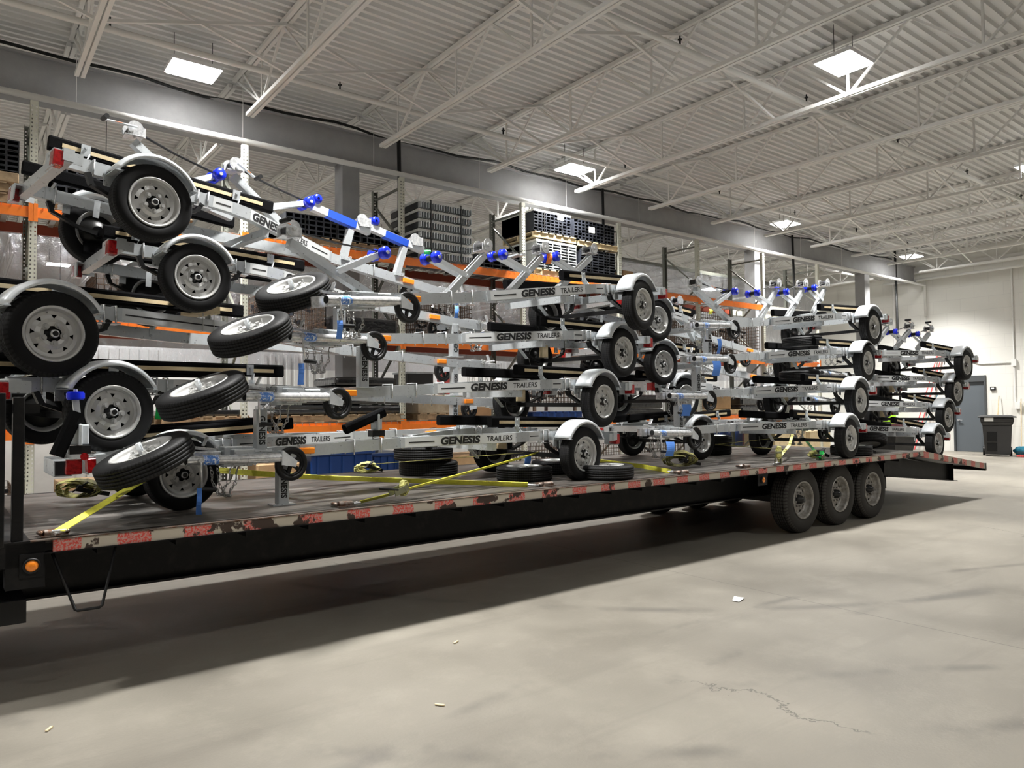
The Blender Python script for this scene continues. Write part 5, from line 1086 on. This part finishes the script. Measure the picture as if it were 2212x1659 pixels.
for xx in (-.32, .28): b.box((xx, -.53, .5), (.02, .004, 1.0)); b.box((xx, 0, 1.0), (.02, 1.06, .004))
build_sep(b, 'band', M['black'], r)
tubes(7.75, YC, T, 1.1, .22, 6, 3, 'low bundle of long bars right of the banded pack', m_='blacktube')
b = MB()
for i in range(5): b.box((7.62+.10*i, YC-.1-.02*i, T+.235+.012*(i % 3)), (.07, 1.3, .03))
tag(b.build('loose_profile_bars', M['galv2']), 'loose shiny bars lying on the low bundle', 'bars')
pallet(9.08, YC, T, 1.05, 'lowest pale pallet of the left tube pile', 'wood'); tubes(9.08, YC, T+.13, 1.0, .50, 5, 9, 'silver banded tube bundle, lower left of the tube pile', 'paper', 'galv')
pallet(9.06, YC, T+.70, 1.08, 'upper pale pallet of the left tube pile', 'wood'); tubes(8.98, YC, T+.83, .92, .36, 9, 6, 'upper left bundle of black tubes with white label sheet', 'paper', label=(.2, .33))
pallet(10.17, YC, T, 1.05, 'lowest pale pallet of the right tube pile', 'wood'); tubes(10.17, YC, T+.13, .95, .50, 6, 9, 'black tube bundle, lower right of the tube pile')
pallet(10.2, YC, T+.68, 1.10, 'upper pale pallet of the right tube pile', 'wood'); tubes(10.08, YC, T+.81, 1.10, .38, 11, 6, 'upper right bundle of black tubes with small white label', None, label=(-.08, .22))
simple('carton', (11.3, 10.95, T), (.32, .5, .40), 'card', 'tall brown carton on the top level right of the tube piles', 'carton')
# middle level
T = 2.66
def basket(x, y, z, w, d, h, lab, m_='rustwire'):
    r = empty('wire_basket', (x, y, z), lab, 'wire basket', 'rusty wire mesh baskets'); b = MB(); s = .075
    def side(p, u, v_, lu, lv):
        p, u, v_ = Vector(p), Vector(u), Vector(v_); n = max(2, round(lu/s)); k = max(2, round(lv/s))
        for i in range(n+1): a = p+u*lu*i/n; b.bar(a, a+v_*lv, .008, .008, up=u.cross(v_))
        for j in range(k+1): a = p+v_*lv*j/k; b.bar(a, a+u*lu, .008, .008, up=u.cross(v_))
    side((-w/2, -d/2, .1), (1, 0, 0), (0, 0, 1), w, h-.1); side((-w/2, d/2, .1), (1, 0, 0), (0, 0, 1), w, h-.1); side((-w/2, -d/2, .1), (0, 1, 0), (0, 0, 1), d, h-.1); side((w/2, -d/2, .1), (0, 1, 0), (0, 0, 1), d, h-.1)
    b.build('mesh_sides', M[m_], r)
    for sx in (-1, 1):
        for sy in (-1, 1): bb = MB(); bb.box((sx*w/2*.96, sy*d/2*.96, .05), (.05, .05, .1)); bb.build('foot', M[m_], r)
    b = MB(); rnd = random.Random(int(x*10)); 
    for i in range(26): c = Vector((rnd.uniform(-w/2+.1, w/2-.1), rnd.uniform(-d/2+.1, d/2-.1), .13+rnd.uniform(0, h*.6))); b.bar(c, c+Vector((rnd.uniform(-.2, .2), rnd.uniform(-.2, .2), rnd.uniform(-.08, .08))), .03, .05)
    o = b.build('scrap_contents', M['blacktube'], r); return r
basket(3.95, YC, T, 1.0, .95, .50, 'rusty wire basket with parts behind the tilted upper spare wheels'); basket(1.9, YC, T, 1.0, .95, .6, 'rusty wire basket behind the left stack')
r = empty('wrapped_stack', (5.1, YC, T), 'low stack wrapped in black film left of the perforated upright, middle level', 'wrapped stack', 'stacks wrapped in black film'); b = MB(); b.box((0, 0, .15), (1.15, 1.0, .26)); b.build('film', M['wrap'], r, .05); 
basket(6.6, YC, T, 1.05, .95, .80, 'tall rusty wire basket behind the second top middle rail')
b = MB(); rnd = random.Random(11)
for i in range(60): c = Vector((7.95+rnd.uniform(-.42, .42), YC+rnd.uniform(-.4, .4), T+.04+abs(rnd.gauss(0, .16)))); d_ = Vector((rnd.uniform(-.3, .3), rnd.uniform(-.3, .3), rnd.uniform(-.06, .12))); b.bar(c, c+d_, .04, .012)
tag(b.build('scrap_heap', M['mesh']), 'heap of scrap strips and film on the middle level', 'scrap heap', kind='stuff')
simple('film_heap', (9.3, YC, T), (1.2, .9, .25), 'wrap', 'black film covered heap behind the top middle wheels', 'wrapped stack', 'stacks wrapped in black film', bev=.06)
basket(13.95, YC, T, 1.1, .95, 1.0, 'tall rusty wire basket left of the right hand jacks'); basket(15.15, YC, T, .95, .95, .9, 'rusty wire basket behind the top jack tube above the flatbed wheels'); basket(12.0, YC, T, 1.1, .95, .7, 'rusty wire basket behind the right hand support posts')
# lower level
T = 1.31
pallet(2.75, YC, T, 1.15, 'weathered pallet on the lower level behind the chunky tyre'); simple('crushed_film', (2.75, YC, T+.12), (1.1, .9, .08), 'wrap', 'flat layer of black film on the weathered pallet', 'film', bev=.02)
def wrapped(x, w, h, lab, y=YC, z=T, n=3):
    r = empty('wrapped_stack', (x, y, z), lab, 'wrapped stack', 'stacks wrapped in black film'); b = MB()
    for i in range(n):
        b.box((random.uniform(-.02, .02), 0, (i+.5)*h/n), (w*(1-.04*i), .98-.03*i, h/n*.96))
    b.build('film', M['wrap'], r, .045); return r
pallet(4.25, YC, T, 1.1, 'pallet under the left black wrapped stack, lower level'); wrapped(4.25, 1.15, .30, 'slumped black wrapped stack behind the second jack tube', z=T+.12, n=4)
pallet(5.2, 10.9, T, 1.15, 'pallet under the right black wrapped stack, lower level'); wrapped(5.15, 1.2, .58, 'tall black wrapped stack behind the amber lamp, lower level', z=T+.12, n=4)
pallet(6.6, YC, T, 1.1, 'pallet under the film wrapped cartons'); simple('wrapped_cartons', (6.6, YC, T+.12), (1.1, .95, .30), 'clearwrap', 'film wrapped brown cartons with a green card on them', 'cartons', parts=[('green_card', (.12, -.48, .22), (.10, .004, .12), 'green')])
simple('plastic_crate', (6.35, YC+.2, T+.44), (.5, .5, .36), 'tote', 'black plastic crate stack behind the upright', 'crate', parts=[('lid', (0, 0, .37), (.54, .54, .03), 'galv')]); simple('red_box', (6.9, YC, T+.44), (.22, .3, .40), 'pink', 'small red box beside the black crates', 'box')
simple('carton', (7.45, YC, T), (.42, .6, .34), 'card', 'brown carton behind the far wheel of the second middle trailer', 'carton')
pallet(9.1, YC, T, 1.2, 'bright blue painted pallet seen between the lower middle wheels', 'bin'); basket(9.05, YC, T+.13, 1.05, .9, .5, 'wire basket on the blue pallet')
wrapped(11.5, 1.2, .45, 'black wrapped stack right of the middle stack wheels', n=3); pallet(14.2, YC, T, 1.2, 'pale pallet left of the second jack over the flatbed wheels', 'wood'); simple('carton', (14.1, YC, T+.13), (.9, .8, .34), 'card', 'brown carton on the pale pallet at the right hand jacks', 'carton'); wrapped(15.2, .7, .4, 'small black wrapped stack beside the pale pallet', n=2)
# floor level
def bin_(x, y, w, h, lab, d=.9):
    r = empty('plastic_bin', (x, y, 0), lab, 'plastic bin', 'blue plastic bins'); b = MB(); b.box((0, 0, h/2+.05), (w, d, h-.1)); b.build('body', M['bin'], r, .02)
    b = MB(); b.box((0, 0, h-.02), (w+.06, d+.06, .05)); b.build('rim_edge', M['bin'], r, .01)
    b = MB()
    for i in range(5): b.box((-w/2+(i+.5)*w/5, -d/2-.012, h/2), (.03, .02, h-.12))
    build_sep(b, 'rib', M['bin'], r)
pallet(4.7, 10.85, 0, 1.5, 'pallet on the floor carrying the left blue bin', grp='pallets on the floor'); simple('carton', (3.75, 10.8, .0), (.7, .9, .73), 'card', 'pale carton on the floor left of the blue bins', 'carton')
bin_(4.7, 10.85, 1.0, .86, 'left blue plastic bin beyond the deck'); bin_(5.55, 11.0, .62, .80, 'right blue plastic bin beyond the deck')
simple('carton', (1.6, 10.9, 0), (1.1, .9, .62), 'card', 'pale carton on the floor behind the coiled strap', 'carton', parts=[('paper_label', (.15, -.455, .35), (.2, .004, .2), 'paper')]); pallet(.0, 10.9, 0, 1.1, 'pallet with scrap at the left beyond the deck', grp='pallets on the floor'); basket(.05, 10.9, .13, 1.0, .9, .5, 'rusty basket on the floor at the left photo edge')
basket(8.9, 10.9, 0, 1.1, .95, .8, 'rusty wire basket on the floor behind the nearest standing wheel'); basket(10.2, 10.9, 0, 1.1, .95, .75, 'rusty wire basket on the floor beyond the short yellow strap'); basket(12.3, 10.9, 0, 1.1, .95, .7, 'rusty wire basket on the floor behind the right hand posts')
simple('carton', (7.2, 10.95, 0), (.9, .8, .7), 'card', 'pale carton on the floor behind the stacked spare wheels', 'carton')
simple('panel_stack', (16.9, 10.9, 0), (1.4, .9, .85), 'wood', 'pale boxed panels on the floor beyond the green strap', 'carton', parts=[('dark_print', (.1, -.455, .62), (.10, .004, .20), 'black'), ('dark_print', (-.3, -.455, .3), (.4, .004, .05), 'black')]); simple('panel_stack', (18.3, 10.9, 0), (1.0, .9, .82), 'wood', 'right pale boxed panels on the floor beyond the deck', 'carton')
simple('steel_cabinet', (18.2, 12.2, 0), (2.4, .6, 1.95), 'maroon', 'dark maroon cabinet behind the stack over the flatbed wheels', 'cabinet', parts=[('white_switch', (-.3, -.305, 1.3), (.06, .01, .1), 'paper')])
simple('toolbox', (16.0, 11.9, 0), (1.0, .6, .9), 'bin', 'dark blue steel box beyond the rear of the deck', 'box')
# clear plastic curtain behind the rack
def curtain(name, xa, xb, y, z0, z1, lab):
    v = []; f = []; n = int((xb-xa)/.05); m_ = 10
    for i in range(n+1):
        x = xa+(xb-xa)*i/n
        for j in range(m_+1):
            t = j/m_; v.append((x, y+.035*math.sin(x*9+1.2*math.sin(x*2.1))*(1-.3*t)+.02*math.sin(x*23+t*4)+.03*math.sin(t*5+x), z0+(z1-z0)*t))
    for i in range(n):
        for j in range(m_): a = i*(m_+1)+j; f.append((a, a+m_+1, a+m_+2, a+1))
    r = empty(name, (0, 0, 0), lab, 'plastic curtain'); b = MB(); b.add(v, f, True); o = b.build('sheet', M['curtain'], r)
    b = MB(); b.bar((xa, y+.05, z1+.03), (xb, y+.05, z1+.03), .05, .09); b.build('curtain_rail', M['darkgreen'], r)
curtain('plastic_curtain', -4, 12.6, 12.35, 2.2, 4.05, 'clear plastic sheet curtain behind the left half of the rack')
curtain('plastic_curtain', 12.7, 21.6, 12.35, 2.2, 5.08, 'taller clear plastic sheet curtain behind the right half of the rack')
r = empty('reflection_bar', (1.55, 12.9, 3.02), 'glowing bar imitating a lamp reflection in the plastic curtain at the left', 'lamp reflection'); b = MB(); b.box((0, 0, 0), (.95, .06, .07)); b.build('diffuser', M['reflect_glow'], r); b = MB(); b.box((0, .04, .06), (1.0, .1, .05)); b.build('housing', M['housing'], r); b = MB(); b.cyl((.3, .04, .08), (.3, .04, 3.42), .006, 6); b.cyl((-.3, .04, .08), (-.3, .04, 3.42), .006, 6); build_sep(b, 'hanging_wire', M['black'], r)  # glowing bar, housing and wires stand in for a lamp mirrored in the curtain

# ================================================================== things along the block wall
r = empty('wheeled_bin', Matrix.Translation((23.95, 8.26, 0)) @ Matrix.Rotation(R(200), 4, 'Z') @ Matrix.Scale(1.08, 4), 'dark wheeled rubbish bin standing right of the grey door', 'rubbish bin')
def taper(b, w0, d0, w1, d1, z0, z1, ox=0):
    v = [(s*w0/2, t*d0/2, z0) for s, t in ((-1, -1), (1, -1), (1, 1), (-1, 1))]+[(s*w1/2+ox, t*d1/2, z1) for s, t in ((-1, -1), (1, -1), (1, 1), (-1, 1))]
    b.add(v, [(3, 2, 1, 0), (4, 5, 6, 7)]+[(i, (i+1) % 4, 4+(i+1) % 4, 4+i) for i in range(4)])
b = MB(); taper(b, .52, .56, .66, .66, .05, .82); taper(b, .66, .66, .72, .74, .82, .90); taper(b, .72, .74, .74, .76, .90, 1.02); b.build('bin_body', M['tote'], r, .02)
b = MB(); b.box((0, 0, 1.045), (.80, .86, .035)); taper(b, .74, .80, .60, .66, 1.06, 1.09); b.box((-.42, 0, 1.03), (.06, .5, .04)); b.build('lid', M['tote'], r, .01)
b = MB(); b.cyl((-.42, .2, 1.07), (-.42, -.2, 1.07), .018, 10); b.build('handle_bar', M['black'], r)
for s in (-1, 1): b = MB(); b.cyl((-.27, .27*s, .12), (-.27, .33*s, .12), .12, 24); b.build('bin_wheel', M['black'], r)
b = MB(); b.box((.335, .0, .93), (.008, .30, .012)); b.box((.30, -.12, .55), (.03, .22, .30)); b.box((.28, -.12, .25), (.03, .22, .22)); b.build('moulded_panels', M['black'], r)
b = MB(); b.box((.374, -.18, .98), (.006, .20, .10)); b.build('paper_scrap', M['paper'], r)
r = empty('water_jug', (24.25, 7.72, .15), 'large blue green water jug lying on the floor beside the bin', 'jug'); b = MB(); b.lathe([(.0001, -.24), (.10, -.24), (.135, -.22), (.14, -.12), (.132, -.10), (.14, -.08), (.14, .04), (.132, .06), (.14, .08), (.12, .16), (.05, .21), (.03, .25), (.0001, .25)], 28); b.build('bottle', M['jug'], r)
r = empty('red_grate', (23.95, 7.55, .0), 'small red grate on the floor by the right photo edge', 'grate'); b = MB()
for i in range(8): b.box((0, -.2+.055*i, .03), (.3, .02, .05))
build_sep(b, 'bar', M['pink'], r)
def broom(y, z, lean, lab, w=.9):
    r = empty('broom', (X1-.35, y, 0), lab, 'broom', 'brooms leaning on the block wall'); b = MB(); b.cyl((0, 0, .12), (.28, lean, z), .014, 10); b.build('broom_handle', M['wood'], r)
    b = MB(); b.box((0, 0, .06), (.1, .35, .10)); b.build('broom_head', M['card'], r)
broom(8.72, 1.75, -.03, 'broom handle rising behind the wheeled bin'); broom(8.05, 1.65, .06, 'left broom of the pair at the right photo edge'); broom(7.86, 1.55, .12, 'right broom of the pair at the right photo edge')
r = empty('red_rail_pair', (X1-.5, 10.95, 0), 'pair of red rails leaning on the wall behind the farthest stack', 'rails')
for dy in (-.07, .07): b = MB(); b.bar((0, dy+.15, .02), (.42, dy-.62, 3.15), .05, .03); b.build('rail', M['pink'], r)
b = MB(); b.cyl((.02, .3, .02), (.35, -.35, 1.9), .012, 8); tag(b.build('blue_pole', M['jug']), 'thin blue pole beside the leaning red rails', 'pole'); bpy.data.objects['blue_pole'].location = (X1-.45, 10.75, 0)
r = simple('lime_case', (25.1, 12.0, .87), (.3, .62, .42), 'lime', 'lime green plastic case behind the farthest stack', 'case', parts=[('dark_print', (-.151, -.1, .04), (.003, .3, .05), 'black')], bev=.02)
simple('work_table', (25.0, 12.0, 0), (.7, 1.4, .87), 'maroon', 'dark bench under the lime green case', 'bench')
r = empty('black_machine', (22.6, 11.0, 0), 'black machine with hoses behind the gap of the right hand stacks', 'machine'); b = MB(); b.box((0, 0, .5), (.6, .5, .9)); b.cyl((0, -.1, 1.0), (0, -.1, 1.7), .16, 20); b.box((.1, .1, 1.3), (.3, .3, .6)); b.build('body', M['black'], r, .02); b = MB(); b.tube([(-.2, -.2, 1.3), (-.4, -.3, .9), (-.35, -.35, .4), (-.6, -.3, .05)], .02, 8); b.build('hose', M['black'], r)
r = empty('open_bin', (21.4, 10.1, 0), 'dark grey low hopper beyond the ramp', 'hopper'); b = MB(); taper(b, 1.0, .7, 1.4, 1.0, .0, .8); b.build('body', M['blacksteel'], r)
b = MB(); b.add([(0, 0, 0), (.09, .02, .012), (.13, .06, .0), (.06, .09, .015), (-.02, .05, .004)], [(0, 1, 2, 3, 4)]); o = b.build('paper_scrap', M['paper']); o.location = hit(1597, 1300, (0, 0, 1), .004); tag(o, 'small pale scrap lying alone on the open floor', 'scrap')
for px, py, rr_, lab in ((985, 1388, .5, 'tiny wood chip on the floor below the flatbed shadow'), (950, 1524, 2.2, 'tiny wood splinter on the floor at the bottom centre'), (106, 1576, 1, 'tiny pale chip on the floor at the bottom left')):
    b = MB(); b.box((0, 0, .004), (.05, .012, .006)); o = b.build('wood_chip', M['wood']); o.location = hit(px, py, (0, 0, 1), .002); o.rotation_euler = (0, 0, rr_); tag(o, lab, 'chip', 'wood chips on the floor')
wl = {'B1': 'lowest trailer of the middle stack', 'B2': 'second trailer of the middle stack', 'B3': 'third trailer of the middle stack', 'C1': 'lowest trailer over the flatbed wheels', 'C2': 'second trailer over the flatbed wheels', 'C3': 'third trailer over the flatbed wheels', 'D2': 'second trailer of the farthest stack', 'D3': 'third trailer of the farthest stack'}
for n, t in wl.items():
    o = empty('wood_block', pose(n) @ Matrix.Translation((.05, -.40, .315)), 'pine block wedged by the far wheel of the %s' % t, 'wood block', 'pine blocks between axles and rails'); b = MB(); b.box((0, 0, 0), (.09, .05, .13)); b.build('block', M['wood'], o)
